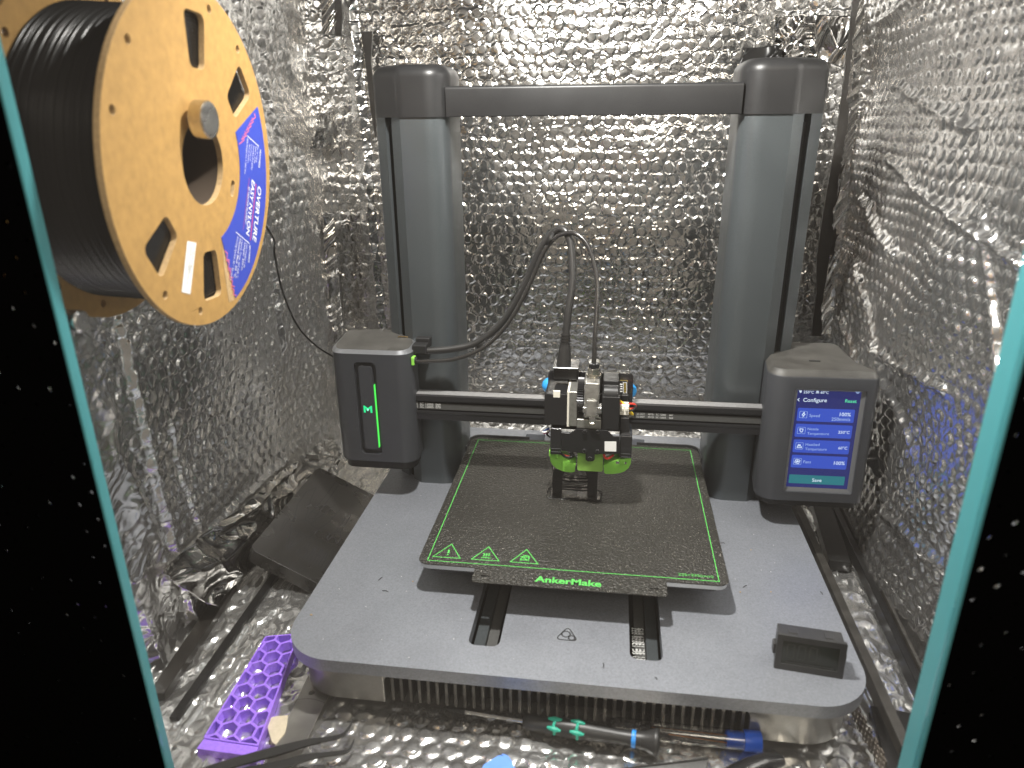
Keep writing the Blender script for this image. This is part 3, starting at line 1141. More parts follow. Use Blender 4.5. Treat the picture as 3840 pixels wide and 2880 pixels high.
plS.stroke('icon_bolt', [sl((441, 724), (424, 748), (437, 750), (433, 766), (453, 741), (440, 738), (447, 726))], .0006, 'screen_white', dh, -.0009, .00002, True)
plS.stroke('icon_nozzle', [sl((404, 878), (434, 880), (430, 897), (422, 909), (413, 908), (405, 896))], .0006, 'screen_white', dh, -.0009, .00002, True)
plS.stroke('icon_heatbed', [sl((384, 1036), (377, 1055), (417, 1057), (414, 1040)), sl((388, 1044), (386, 1036), (391, 1030), (389, 1023)),
                            sl((397, 1045), (395, 1037), (400, 1031), (398, 1024)), sl((406, 1046), (404, 1038), (409, 1032), (407, 1025))], .0006, 'screen_white', dh, -.0009, .00002)
fan = sp(380, 1186)
plS.stroke('icon_fan', [[(fan[0] + .0013 * math.cos(a) + .0011 * math.cos(t), fan[1] + .0013 * math.sin(a) + .0011 * math.sin(t)) for t in [2 * PI * k / 12 for k in range(12)]]
                        for a in (.5, 2.1, 3.6, 5.2)], .0005, 'screen_white', dh, -.0009, .00002, True)
plS.poly('icon_nozzle', sl((397, 516), (424, 517), (420, 532), (410, 542), (401, 531)), 'screen_white', dh, -.0010, .00003)
plS.poly('icon_heatbed', sl((556, 536), (584, 537), (588, 543), (551, 542)), 'screen_white', dh, -.0010, .00003)
plS.stroke('icon_heatbed', [sl((563, 533), (563, 520)), sl((571, 534), (571, 519)), sl((579, 534), (579, 521))], .0006, 'screen_white', dh, -.0009, .00002)
wf = sp(948, 553)
plS.stroke('icon_wifi', [[(wf[0] + r * math.cos(a), wf[1] + r * math.sin(a)) for a in [PI * (.25 + .5 * k / 8) for k in range(9)]] for r in (.0010, .0019, .0028)],
           .0006, 'screen_soft', dh, -.0009, .00002)
plS.stroke('icon_back', [sl((399, 590), (383, 603), (397, 618))], .0006, 'screen_white', dh, -.0009, .00002)
stext('250°C', 437, 543, 534, 546, 'screen_white', .006)
stext('60°C', 598, 546, 674, 549, 'screen_white', .006)
stext('Configure', 434, 622, 657, 627, 'screen_white', .006)
stext('Reset', 830, 630, 938, 634, 'screen_green', .006)
stext('Speed', 492, 765, 590, 768, 'screen_soft', .0)
stext('100%', 778, 758, 883, 761, 'screen_white', .006)
stext('250mm/s', 700, 801, 876, 805, 'screen_soft', .006)
stext('Nozzle', 476, 890, 579, 893, 'screen_soft', .0)
stext('Temperature', 472, 933, 677, 938, 'screen_soft', .0)
stext('250°C', 764, 923, 871, 926, 'screen_white', .006)
stext('Heatbed', 456, 1037, 588, 1040, 'screen_soft', .0)
stext('Temperature', 452, 1079, 656, 1084, 'screen_soft', .0)
stext('60°C', 765, 1071, 848, 1074, 'screen_white', .006)
stext('Fans', 435, 1202, 506, 1204, 'screen_soft', .0)
stext('100%', 723, 1217, 826, 1220, 'screen_white', .006)
stext('Save', 518, 1377, 606, 1380, 'screen_white', .006)
db = rpoly([(.1700, .0175), (.2605, .0190), (.2610, .0300), (.2520, .0520), (.2500, .1060), (.2440, .1130), (.2045, .1115), (.1870, .0980), (.1770, .0820)],
           [.014, .012, .008, .014, .006, .006, .008, .008, .008], 8)
MB().prism(db, -.0042, .0029).build('housing_base', 'black_satin', printer, bevel=.0028)
# usb slot on top and the round tension knob on its inner side
MB().box(.2085, .2185, .0505, .0525, .1288, .1300).build('top_slot', 'dark_plastic', printer, bevel=.0004)
ax = Vector((-.86, -.42, -.30)).normalized()
kc = at(2874, 1716, y=.054)
Mk = Matrix.Translation(kc) @ ax.to_track_quat('Z', 'Y').to_matrix().to_4x4()
MB().lathe([(.0185, -.012), (.0190, -.010), (.0190, .001), (.0180, .0025), (.0135, .0025), (.0125, .001), (.0, .001)], 28, Mk, cap=False).build('tension_knob', 'box_edge', printer, smooth=30)

# heated bed
plate_out = rpoly([(-.1255, -.1225), (-.0765, -.1225), (-.0765, -.1415), (.0765, -.1415), (.0765, -.1225), (.1255, -.1225), (.1255, .1245), (-.1255, .1245)],
                  [.009, .0015, .004, .004, .0015, .009, .012, .012], 6)
hol = [rpoly([(x - .0035, -.1335), (x + .0035, -.1335), (x + .0035, -.1318), (x - .0035, -.1318)], .0008, 3) for x in (-.0665, .0665)]
bed = MB().prism(rpoly([(-.1248, -.1215), (.1248, -.1215), (.1248, .1255), (-.1248, .1255)], [.009, .009, .012, .012], 6), -.0052, -.0009)\
    .build('heated_bed', 'plate_edge', printer, bevel=.0006)
MB().prism(plate_out, -.0008, .0, hol).build('build_plate', 'pei_plate', bed, bevel=.00025, bseg=1)
MB().prism(rpoly([(-.120, -.116), (.120, -.116), (.120, .120), (-.120, .120)], .008, 4), -.0105, -.0053).build('bed_insulation', 'dark_plastic', bed, smooth=0)
cr = MB()
cr.box(-.075, .075, -.075, .085, -.0150, -.0106)
for sx in (-1, 1):
    cr.box(sx * .066 - .007, sx * .066 + .007, -.07, .08, -.041, -.0150)
cr.build('bed_carriage', 'black_paint', bed, smooth=0)
for s in (-1, 1):
    e = MB()
    pts = rpoly([(s * .1275, .095), (s * .1275, .1275), (s * .060, .1275)], [0, .013, 0], 6)
    inn = rpoly([(s * .1260, .095), (s * .1260, .1260), (s * .060, .1260)], [0, .012, 0], 6)
    e.prism(pts + inn[::-1], -.006, .0022)
    e.build('bed_corner_clip', 'dark_plastic', bed, smooth=0)
plB = Plane((0, 0, 0), (1, 0, 0), (0, 1, 0))
plB.stroke('print_border', [[(-.1175, -.1175), (.1175, -.1175), (.1175, .1175), (-.1175, .1175)]], .0007, 'green_print', bed, .0001, .00003, True)


def c6(x, y):
    return plB.px(1500 + .5877 * x, 1600 + .5877 * y)


for tri in (((330, 750), (210, 829), (384, 841)), ((567, 767), (456, 846), (631, 858)), ((809, 785), (704, 863), (880, 877))):
    plB.stroke('warning_triangle', [[c6(*p) for p in tri]], .0008, 'green_print', bed, .0001, .00003, True)
plB.stroke('warning_mark', [[c6(313, 786), c6(308, 808)], [c6(306, 815), c6(305, 820)]], .0017, 'green_print', bed, .0001, .00003)
hw = []
for k in range(3):
    bx = 535 + k * 16
    hw.append([c6(bx + 6, 808), c6(bx, 813), c6(bx + 5, 818), c6(bx - 1, 823), c6(bx - 3, 829)])
hw.append([c6(517, 835), c6(580, 839)])
plB.stroke('warning_mark', hw, .0010, 'green_print', bed, .0001, .00003)
hd = [[c6(775, 838), c6(768, 852), c6(790, 850)], [c6(778, 832), c6(790, 824), c6(797, 838)], [c6(790, 824), c6(803, 822), c6(807, 836)],
      [c6(803, 822), c6(815, 824), c6(816, 836)], [c6(815, 824), c6(824, 830), c6(822, 846), c6(810, 854), c6(790, 850)], [c6(768, 828), c6(825, 858)]]
plB.stroke('warning_mark', hd, .0009, 'green_print', bed, .0001, .00003)
plB.text('maker_name', 'AnkerMake', c6(858, 988), c6(1284, 1023), 'green_print', bed, .0001, bold=.028, sy=.92)
plB.text('size_text', '235×235(mm)', c6(1776, 950), c6(2000, 965), 'green_print', bed, .0001, bold=.0, sy=.92)

# deck warning sticker with gears
plD = Plane((0, 0, ZD), (1, 0, 0), (0, 1, 0))


def d4(x, y):
    return plD.px(1500 + .4973 * x, 2200 + .4973 * y)


plD.poly('sticker', rpoly([d4(1268, 285), d4(1135, 408), d4(1378, 432)], .003, 5), 'sticker_clear', printer, .0001, .0001)
plD.stroke('sticker_print', [rpoly([d4(1268, 305), d4(1172, 397), d4(1340, 413)], .002, 4)], .0010, 'black_ink', printer, .0003, .00003, True)
for gx, gy, r0, r1, nt_ in ((1252, 360, .0036, .0029, 11), (1294, 389, .0027, .0021, 9)):
    c = d4(gx, gy)
    outl = []
    for k in range(nt_ * 4):
        r = (r0 if (k % 4) in (0, 1) else r1)
        a = 2 * PI * (k + .2) / (nt_ * 4)
        outl.append((c[0] + r * math.cos(a), c[1] + r * math.sin(a)))
    plD.stroke('sticker_print', [outl], .0008, 'black_ink', printer, .0003, .00003, True)

# ------------------------------------------------------------------ tool head (part of the printer)
def hp(u, v, y):
    return at(1950 + .3014 * u, 1350 + .3014 * v, y=y)


def hbox(mb, u0, v0, u1, v1, y0, y1):
    a, c = hp(u0, v0, y0), hp(u1, v1, y0)
    return mb.box(a.x, c.x, y0, y1, c.z, a.z)


a, c = hp(350, 135, .030), hp(1395, 560, .030)
backp = rpoly([(a.x, c.z), (c.x, c.z), (c.x, a.z), (a.x, a.z)], .004, 5)
Mxz = Matrix(((1, 0, 0, 0), (0, 0, -1, 0), (0, 1, 0, 0), (0, 0, 0, 1)))     # (x,z) outline, depth towards -y
head = MB().prism(backp, -.0335, -.0300, (), Mxz).build('tool_head', 'black_gloss', printer, bevel=.0006)
for u, v in ((372, 318), (1350, 382)):
    p = hp(u, v, .042)
    MB().lathe([(0, -.0078), (.0042, -.0068), (.0070, -.0038), (.0079, 0), (.0070, .0038), (.0042, .0068), (0, .0078)], 20,
               Matrix.Translation(p), cap=False).build('blue_bumper', 'blue_rubber', head)
# carriage block that rides the rail
mb = MB()
hbox(mb, 420, 400, 1330, 900, .0255, .0298)
mb.build('rail_carriage', 'black_paint', head, bevel=.001)
# cable plug
mb = MB()
hbox(mb, 415, 105, 722, 260, .006, .028)
mb.build('cable_plug', 'black_satin', head, bevel=.002)
mb = MB()
hbox(mb, 405, 92, 730, 118, .003, .029)
mb.build('plug_flange', 'black_gloss', head, bevel=.002)
for u, v in ((455, 60), (680, 65)):
    p = hp(u, v, .013)
    MB().lathe([(.0024, -.004), (.0024, 0), (.0019, .0004), (.0013, .0004), (.0012, -.001), (0, -.001)], 14, Matrix.Translation(p), cap=False).build('plug_screw', 'black_gloss', head)
# stepper motor
mb = MB()
sa, sb = hp(305, 420, -.016), hp(588, 815, -.016)
so = [(sa.x, sb.z), (sb.x, sb.z), (sb.x, sa.z), (sa.x, sa.z)]
mb.prism(rpoly(so, .0022, 3), -.020, .016, (), Mxz)
mb.build('feeder_motor', 'black_gloss', head, bevel=.0006)
mb = MB()
hbox(mb, 415, 388, 497, 468, -.0163, -.0140)
mb.build('motor_label', 'white_plastic', head, smooth=0)
mb = MB()
hbox(mb, 590, 395, 612, 830, -.0172, .020)
mb.build('motor_flange', 'white_plastic', head, bevel=.0002)
# gear case
mb = MB()
hbox(mb, 612, 395, 705, 830, -.0178, .018)
hbox(mb, 705, 735, 1010, 865, -.0176, .016)
hbox(mb, 640, 330, 840, 395, -.004, .018)
mb.build('gear_case', 'cast_grey', head, bevel=.0008)
# big toothed wheel
ga, gb = hp(705, 300, -.020), hp(778, 715, -.020)
gr = (ga.z - gb.z) / 2
outl = []
NT = 44
for k in range(NT * 2):
    r = gr if k % 2 == 0 else gr - .0011
    outl.append((r * math.cos(PI * k / NT), r * math.sin(PI * k / NT)))
Mg = Matrix(((0, 0, 1, 0), (1, 0, 0, -.020 + gr), (0, 1, 0, (ga.z + gb.z) / 2), (0, 0, 0, 1)))
MB().prism(outl, ga.x + .0006, gb.x, (), Mg).build('feed_gear', 'rail_black', head, smooth=0)
# clear feeder block and nickel tube fitting
mb = MB()
hbox(mb, 800, 285, 980, 735, -.021, .012)
hbox(mb, 822, 500, 960, 720, -.024, -.021)
mb.build('feeder_block', 'clear_block', head, bevel=.0016)
mb = MB()
hbox(mb, 778, 590, 830, 660, -.0225, -.012)
hbox(mb, 955, 590, 1015, 672, -.0225, -.012)
hbox(mb, 860, 700, 940, 780, -.0225, -.015)
mb.build('feeder_lever', 'steel', head, bevel=.0006)
mb = MB()
hbox(mb, 858, 783, 935, 828, -.0235, -.017)
mb.build('lever_clip', 'nickel', head, bevel=.0014)
f0 = hp(915, 285, -.004)
f1 = hp(915, 165, -.004)
fz = hp(915, 285, -.021).z + .001
MB().lathe([(.0066, 0), (.0066, .0020), (.0050, .0022)], 20, Matrix.Translation((f0.x, -.004, fz - .001)), cap=True).build('fitting_base', 'nickel', head)
MB().prism(circle(0, 0, .0062, 6, .3), .0022, .0082, (), Matrix.Translation((f0.x, -.004, fz - .001))).build('fitting_nut', 'nickel', head, bevel=.0005)
MB().lathe([(.0048, .0082), (.0048, .0098), (.0042, .0100), (.0046, .0104), (.0046, .0122), (.0030, .0126)], 20, Matrix.Translation((f0.x, -.004, fz - .001))).build('fitting_collar', 'black_gloss', head)
mb = MB()
hbox(mb, 846, 20, 985, 300, .018, .027)
mb.build('tube_bracket', 'cast_grey', head, bevel=.0016)
# right motor-cover
mb = MB()
ha, hb_ = hp(1022, 455, -.0185), hp(1228, 880, -.0185)
mb.box(ha.x, hb_.x, -.0185, .016, hb_.z, ha.z)
q0, q1 = hp(1035, 430, -.012), hp(1226, 430, -.012)
mb.cyl((q0.x, -.010, q0.z), (q1.x, -.010, q0.z), .0082, 24)
hbox(mb, 1035, 255, 1226, 420, -.002, .020)
mb.build('gear_cover', 'black_satin', head, bevel=.0010)
# printed circuit markings and small contacts on the back plate
plH = Plane((0, .0299, .1), (1, 0, 0), (0, 0, 1))


def hq(u, v):
    return plH.px(1950 + .3014 * u, 1350 + .3014 * v)


plH.stroke('board_print', [[hq(1285, 280), hq(1328, 280), hq(1328, 408), hq(1285, 408)]], .0006, 'white_ink', head, .0002, .00003, True)
plH.stroke('board_print', [[hq(1245, 252), hq(1335, 254), hq(1335, 272)]], .0005, 'gold_ink', head, .0002, .00003)
for v in (298, 322, 346, 370, 394):
    p = hq(1307, v)
    plH.poly('board_pin', rpoly([(p[0] - .0008, p[1] - .0006), (p[0] + .0008, p[1] - .0006), (p[0] + .0008, p[1] + .0006), (p[0] - .0008, p[1] + .0006)], 0), 'gold_ink', head, .0002, .0003)
for v in (300, 328, 356, 388):
    p = hq(1258, v)
    plH.poly('board_chip', [(p[0] - .0012, p[1] - .0004), (p[0] + .0012, p[1] - .0004), (p[0] + .0012, p[1] + .0004), (p[0] - .0012, p[1] + .0004)], 'white_ink', head, .0002, .0006)
p = hp(1300, 482, .028)
MB().lathe([(.0034, 0), (.0034, .0018), (.0028, .0024), (.0019, .0024), (.0016, .0018), (0, .0018)], 20,
           Matrix.Translation(p) @ Matrix.Rotation(PI / 2, 4, 'X'), cap=False).build('board_screw', 'steel', head)
# white connector with wires
mb = MB()
hbox(mb, 1246, 568, 1352, 690, -.006, .004)
hbox(mb, 1258, 600, 1285, 640, -.0075, -.006)
hbox(mb, 1312, 600, 1340, 640, -.0075, -.006)
mb.build('wire_plug', 'white_plastic', head, bevel=.0005)
for nm, pts, mt in (('wire', [(1232, 535), (1290, 555), (1360, 545), (1420, 550), (1440, 580), (1400, 605), (1350, 605)], 'wire_red'),
                    ('wire', [(1232, 500), (1275, 530), (1320, 555), (1350, 600), (1380, 640), (1402, 680), (1352, 655)], 'wire_yellow'),
                    ('wire', [(1352, 630), (1400, 625), (1435, 590), (1430, 560)], 'wire_black')):
    MB().tube([hp(u, v, -.002 + .001 * i) for i, (u, v) in enumerate(pts)], .0009, 8, 5).build(nm, mt, head)
for i, (pts, mt) in enumerate((([(345, 815), (300, 845), (262, 880), (300, 900), (365, 880)], 'wire_white'), ([(365, 845), (310, 880), (285, 900), (340, 880)], 'wire_blue'),
                               ([(370, 868), (315, 890), (300, 915), (360, 885)], 'wire_magenta'), ([(370, 880), (335, 920), (360, 950), (375, 960)], 'wire_black'))):
    MB().tube([hp(u, v, .004 + .002 * i) for u, v in pts], .0009, 8, 5).build('wire', mt, head)
# front plate with tab and screws
fp = [(515, 905), (622, 912), (700, 862), (1085, 878), (1162, 950), (1242, 950), (1242, 1168), (1000, 1172), (930, 1178), (930, 1240), (910, 1262), (838, 1262), (815, 1240), (815, 1168), (515, 1130)]
plF = Plane((0, -.020, .08), (1, 0, 0), (0, 0, 1))


def fq(u, v):
    return plF.px(1950 + .3014 * u, 1350 + .3014 * v)


plate = MB().prism([fq(*p) for p in fp], -.0015, .0, (), plF.M()).build('front_plate', 'black_paint', head, bevel=.0004)
for u, v in ((805, 890), (965, 890), (800, 1125), (960, 1130), (870, 1218)):
    q = fq(u, v)
    MB().lathe([(.0022, 0), (.0022, .0014), (.0018, .0018), (.0012, .0018), (.0011, .0008), (0, .0008)], 14,
               plF.M() @ Matrix.Translation((q[0], q[1], 0)), cap=False).build('plate_screw', 'black_gloss', head)
plF.poly('paper_sticker', [fq(1053, 1012), fq(1053, 1134), fq(1198, 1138), fq(1198, 1014)][::1], 'white_paper', head, .0001, .0001)
# side fans
mb = MB()
hbox(mb, 378, 848, 512, 1180, -.017, .012)
hbox(mb, 386, 838, 505, 860, -.0145, .012)
mb.build('cooling_fan', 'black_gloss', head, bevel=.0008)
mb = MB()
hbox(mb, 1247, 720, 1350, 960, -.010, .012)
hbox(mb, 1247, 945, 1384, 1228, -.017, .012)
hbox(mb, 1255, 920, 1376, 950, -.0145, .012)
mb.build('cooling_fan', 'black_gloss', head, bevel=.0008)
for u, v0 in ((445, 1100), (1315, 1165)):
    for k in range(2):
        mb = MB()
        hbox(mb, u - 60, v0 + k * 40, u + 60, v0 + 8 + k * 40, -.0174, -.0170)
        mb.build('fan_rib', 'box_edge', head, smooth=0)


# green air ducts: curved shells
def duct(outline, y0, y1, depth_curve):
    p = [plF.px(1950 + .3014 * u, 1350 + .3014 * v) for u, v in outline]
    # move the outline to the duct's own depth
    w = [at(1950 + .3014 * u, 1350 + .3014 * v, y=y0) for u, v in outline]
    return [(q.x, q.z) for q in w]


dl = [(372, 1135), (368, 1200), (378, 1265), (402, 1310), (440, 1345), (500, 1375), (560, 1392), (640, 1402), (680, 1395), (693, 1300), (650, 1275), (590, 1240), (530, 1195), (500, 1180)]
dr = [(1384, 1220), (1378, 1290), (1350, 1350), (1300, 1390), (1230, 1412), (1150, 1422), (1060, 1420), (1045, 1400), (1037, 1315), (1080, 1290), (1150, 1262), (1230, 1228)]
for ol in (dl, dr):
    o = MB().prism(duct(ol, -.010, .0, 0), .0, .0100, (), Mxz)
    for v in o.v:
        # belly the front face outwards a little towards the lower edge
        v.y = v.y
    MB_ = MB()
    MB_.prism(duct(ol, -.010, .0, 0), -.006, .0100, (), Mxz)
    MB_.build('air_duct', 'green_duct', head, bevel=.0016, bseg=3)
mb = MB()
hbox(mb, 443, 1152, 470, 1228, -.0125, -.008)
hbox(mb, 360, 1132, 380, 1200, -.0125, -.004)
mb.build('duct_clip', 'green_duct', head, bevel=.0005)
mb = MB()
hbox(mb, 1236, 1236, 1302, 1302, -.0145, -.008)
mb.build('duct_clip', 'green_duct', head, bevel=.0008)
p = hp(1270, 1280, -.012)
MB().cyl((p.x - .0056, -.0120, p.z), (p.x + .0040, -.0120, p.z), .0012, 10).build('duct_pin', 'steel', head)
# silicone sock round the hot end, and the nozzle under it
sk0 = [at(1950 + .3014 * u, 1350 + .3014 * v, y=-.006) for u, v in ((716, 1160), (1030, 1165), (1030, 1392), (712, 1375))]
MB().prism(rpoly([(q.x, q.z) for q in sk0], [.0003, .0003, .002, .002], 4), -.012, .006, (), Mxz).build('silicone_sock', 'green_sock', head, bevel=.0012)
nz = at(1950 + .3014 * 872, 1350 + .3014 * 1390, y=-.006)
MB().lathe([(.0006, -.0035), (.0032, -.0005), (.0032, .001)], 14, Matrix.Translation((nz.x, .003, nz.z))).build('nozzle', 'brass', head)
for pts, mt in (([(490, 1112), (458, 1115), (465, 1140), (500, 1165), (550, 1190), (610, 1205), (660, 1200)], 'wire_red'),
                ([(500, 1110), (505, 1150), (560, 1200), (630, 1210), (668, 1190), (640, 1148)], 'wire_black'),
                ([(620, 1150), (650, 1190), (670, 1195)], 'wire_black'), ([(1040, 1165), (1060, 1215), (1100, 1225), (1165, 1180)], 'wire_red')):
    MB().tube([hp(u, v, -.012 + .001 * i) for i, (u, v) in enumerate(pts)], .0011, 8, 5).build('wire', mt, head)

# cables from the carriage housing over to the tool head
def cab(pts):
    return [at(x, y, y=d) for x, y, d in pts]


thick = cab([(1560, 1316, .042), (1598, 1316, .042), (1706, 1307, .046), (1797, 1280, .050), (1887, 1203, .053), (1959, 1085, .055), (2014, 959, .056), (2054, 895, .055),
             (2095, 860, .052), (2122, 869, .048), (2140, 914, .044), (2147, 1004, .036), (2145, 1076, .030), (2131, 1167, .023), (2122, 1257, .018)])
MB().tube(thick, .0035, 14, 7).build('signal_cable', 'cable', printer)
t0, t1 = at(2122, 1250, y=.0185), at(2113, 1378, y=.014)
sr = MB()
d = (t1 - t0)
for k in range(4):
    sr.cyl(t0 + d * (.02 + k * .085), t0 + d * (.02 + k * .085 + .05), .0048, 16)
sr.cyl(t0, t0 + d * .36, .0041, 16)
sr.cyl(t0 + d * .33, t0 + d * 1.02, .0050, 18, .0072)
sr.build('strain_relief', 'cable', printer)
thin = cab([(1548, 1356, .032), (1598, 1355, .032), (1706, 1346, .035), (1815, 1302, .040), (1905, 1212, .044), (1977, 1085, .047), (2032, 959, .049), (2072, 901, .048),
            (2113, 877, .045), (2158, 877, .040), (2203, 918, .034), (2231, 1004, .025), (2240, 1076, .018), (2236, 1185, .009), (2231, 1275, .002), (2226, 1388, -.004)])
MB().tube(thin, .0021, 12, 7).build('filament_tube', 'tubing', printer)
for (x, y, yy) in ((1806, 1288, .046), (2062, 895, .051)):
    c = at(x, y, y=yy)
    Mt = Matrix.Translation(c) @ Matrix.Rotation(.9 if x < 2000 else .55, 4, 'Y')
    MB().lathe([(.0062, -.0012), (.0066, -.0012), (.0066, .0012), (.0062, .0012), (.0062, -.0012)], 18, Mt @ Matrix.Rotation(PI / 2, 4, 'Y'), cap=False).build('cable_tie', 'wire_black', printer)

# ------------------------------------------------------------------ the print on the bed
pr = thing('printed_bracket', 'glossy black half-finished plastic bracket printing on the build plate', 'printed part', (0, 0, 0))


def pq(u, v, y):
    return at(1900 + .3919 * u, 1300 + .3919 * v, y=y)


mb = MB()
x = [-.0234, -.0146, .0100, .0190]
for (xa, xb, s) in ((x[0], x[1], 1), (x[2], x[3], -1)):
    n = 30
    for k in range(n):
        z0 = .0008 + k * .00095
        j = random.uniform(-.0001, .0001)
        flare = max(0, (z0 - .0195) / .009) ** 1.5 * .0035
        a0, a1 = (xa + j, xb + j + flare) if s > 0 else (xa + j - flare, xb + j)
        mb.box(a0, a1, .0002 + j, .0112 + j, z0, z0 + .00090)
mb.build('upright', 'print_black', pr, smooth=0)
for zc, r, yy in ((.0075, .0017, .004), (.0165, .0021, .006)):
    mb = MB()
    pts = [(x[1] - .001 + (x[2] - x[1] + .002) * k / 7, yy + random.uniform(-.0004, .0004), zc + random.uniform(-.0003, .0003) - .0006 * math.sin(PI * k / 7)) for k in range(8)]
    mb.tube(pts, r, 10, 3)
    mb.tube([(p[0], p[1] + .004, p[2] + .001) for p in pts], r * .9, 10, 3)
    mb.build('crossbar', 'print_black', pr, smooth=0)
mb = MB()
mb.box(-.0262, .0222, -.0030, .0140, .0002, .0009)
mb.build('brim', 'print_black', pr, smooth=0, bevel=.0002)
rim = rpoly([(-.0290, -.0050), (.0235, -.0050), (.0235, .0160), (-.0290, .0160)], .003, 5)
mb = MB()
mb.tube([(p[0], p[1], .0004) for p in rim + [rim[0]]], .00035, 6, 1)
mb.build('skirt_line', 'print_black', pr)
for s in (0, 1):
    st = MB()
    for k in range(5):
        bx = -.0236 if s == 0 else .019
        st.tube([(bx, .004, .004 + k * .003), (bx + random.uniform(-.004, .004), .002, .003 + k * .002), (bx + (-.006 if s == 0 else .006), .006, .001)], .00018, 5, 4)
    st.build('stray_strand', 'print_black', pr)

# ------------------------------------------------------------------ filament spool
SPC = Vector((-.228, -.174, .3186))
SPN = Vector((.9964, .0526, -.0661)).normalized()
E1 = Vector((0, 0, 1)).cross(SPN).normalized()
E2 = SPN.cross(E1)
spool = thing('filament_spool', 'large cardboard spool of black filament with a blue label, hanging at left', 'spool', SPC)
plP = Plane(SPC, E1, E2)


def pol(r, deg):
    return (r * .001 * math.cos(math.radians(deg)), r * .001 * math.sin(math.radians(deg)))


wins = []
for c in (86.5, 36.5, -93.0, -144.0):
    w = [pol(85.5, c + 8.3), pol(54.5, c + 9.0), pol(54.5, c - 9.0), pol(85.5, c - 8.3)]
    wins.append(rpoly(w, .0045, 5))
hls = [circle(*pol(91, a), .0026, 14) for a in (135.8, 160.5, 74.5, 48.8, -130.8, -104.0, -17.3, -41.3)]
slotp = [pol(38, -19), pol(43, -20), pol(43.5, -34), pol(39, -36)]
holes = wins + hls + [circle(0, 0, .0253, 48), rpoly(slotp, .0022, 4)]
fl = MB().prism(circle(0, 0, .1, 120), -.0036, 0, holes, plP.M()).build('flange', 'cardboard', spool, smooth=30, bevel=.0005, bseg=1)
fl.data.materials.append(MATS['cardboard_edge'])
for p in fl.data.polygons:
    if abs(p.normal.dot(SPN)) < .5:
        p.material_index = 1
WID = .0640
MB().prism(circle(0, 0, .1, 96), -WID - .0036, -WID, [circle(0, 0, .0253, 40)] + hls[:], plP.M()).build('flange', 'cardboard', spool, smooth=30)
MB().lathe([(.0253, -WID), (.0253, -.0036), (.0275, -.0036), (.0275, -WID), (.0253, -WID)], 40, plP.M(), cap=False).build('core', 'cardboard_core', spool)
pf = [(.045, -.0042)]
z = -.0044
NR = 34
for k in range(NR):
    for q in range(5):
        a = PI * q / 4
        jr = .0003 * math.sin(k * 2.3)
        pf.append((.0850 + .0010 * math.sin(a) + jr, z - (q / 4) * .00172))
    z -= .00172
pf.append((.045, z))
MB().lathe(pf, 96, plP.M(), cap=False).build('filament_winding', 'filament', spool, smooth=60)
# inner windings seen through the windows
pw = MB()
for k in range(16):
    r = .052 + k * .00205
    pw.lathe([(r - .00085, -.0043), (r - .0004, -.0038), (r + .0004, -.0038), (r + .00085, -.0043)], 72, plP.M(), cap=False)
pw.build('winding_face', 'filament', spool)
# blue label
lab = [pol(49.5, a) for a in np.linspace(20, -74, 24)] + [pol(95.5, a) for a in np.linspace(-74, -60, 5)] + [pol(95.5 - 4.5 * (a + 60) / 80, a) for a in np.linspace(-55, 21.5, 20)]
lb = plP.poly('label', lab, 'label_blue', spool, .0002, .0002)
plP.poly('label_flap', [pol(53, -75), pol(96, -75), pol(94, -80), pol(72, -79)], 'cardboard_edge', spool, .0001, .0001)


def c1(x, y):
    return plP.px(.7836 * x, .7836 * y)


def ltext(s, a, b_, m_='white_paper', bold=0.0, sy=1.0, shear=0.0):
    plP.text('label_text', s, c1(*a), c1(*b_), m_, lb, .0005, bold=bold, sy=sy, shear=shear)


ltext('OVERTURE', (1231, 888), (1205, 1152), bold=.012, sy=1.05, shear=.15)
ltext('EASY NYLON', (1202, 858), (1174, 1122), bold=.012, sy=1.1, shear=.15)
ltext('3D PRINTER FILAMENT', (1186, 890), (1168, 1070), bold=.0, sy=1.2)
ltext('FEATURES', (1240, 715), (1234, 800), bold=.01)
ltext('For "0" Warp', (1228, 700), (1221, 775))
ltext('Easy to Print', (1219, 700), (1212, 780))
ltext('Excellent Durability', (1209, 695), (1199, 812))
ltext('Compatible with', (1199, 690), (1191, 770))
ltext('Most 3D Printers', (1189, 688), (1181, 778))
ltext('98% Probability ± 0.02 mm', (1179, 660), (1166, 830))
ltext('SETTINGS', (1190, 1172), (1184, 1255), bold=.01)
ltext('Net Weight: 1 kg', (1176, 1165), (1163, 1280))
ltext('Length: 350 m', (1166, 1160), (1150, 1290))
ltext('Nozzle Temp: 255-260 °C', (1153, 1150), (1128, 1330))
ltext('Heated Bed: 50 °C', (1143, 1140), (1115, 1325))
ltext('Printing Speed: 30 - 70 mm/s', (1132, 1130), (1098, 1340))
plP.stroke('label_line', [[c1(1222, 880), c1(1195, 1150)]], .0009, 'label_red', lb, .0005, .00003)
plP.stroke('label_line', [[c1(1190, 850), c1(1160, 1100)]], .0003, 'label_red', lb, .0005, .00003)
plP.stroke('label_line', [[c1(1180, 650), c1(1235, 700)], [c1(1125, 1110), c1(1190, 1165)]], .0005, 'white_paper', lb, .0005, .00003)
zig = []
for k in range(6):
    zig.append([c1(1212 - k * 11, 540 + k * 22), c1(1220 - k * 11, 560 + k * 22), c1(1196 - k * 11, 580 + k * 22)])
for k in range(5):
    zig.append([c1(1070 + k * 8, 1200 + k * 44), c1(1086 + k * 8, 1212 + k * 44), c1(1080 + k * 8, 1240 + k * 42), c1(1096 + k * 8, 1246 + k * 42)])
plP.stroke('label_pattern', zig, .0007, 'label_pink', lb, .0005, .00003)
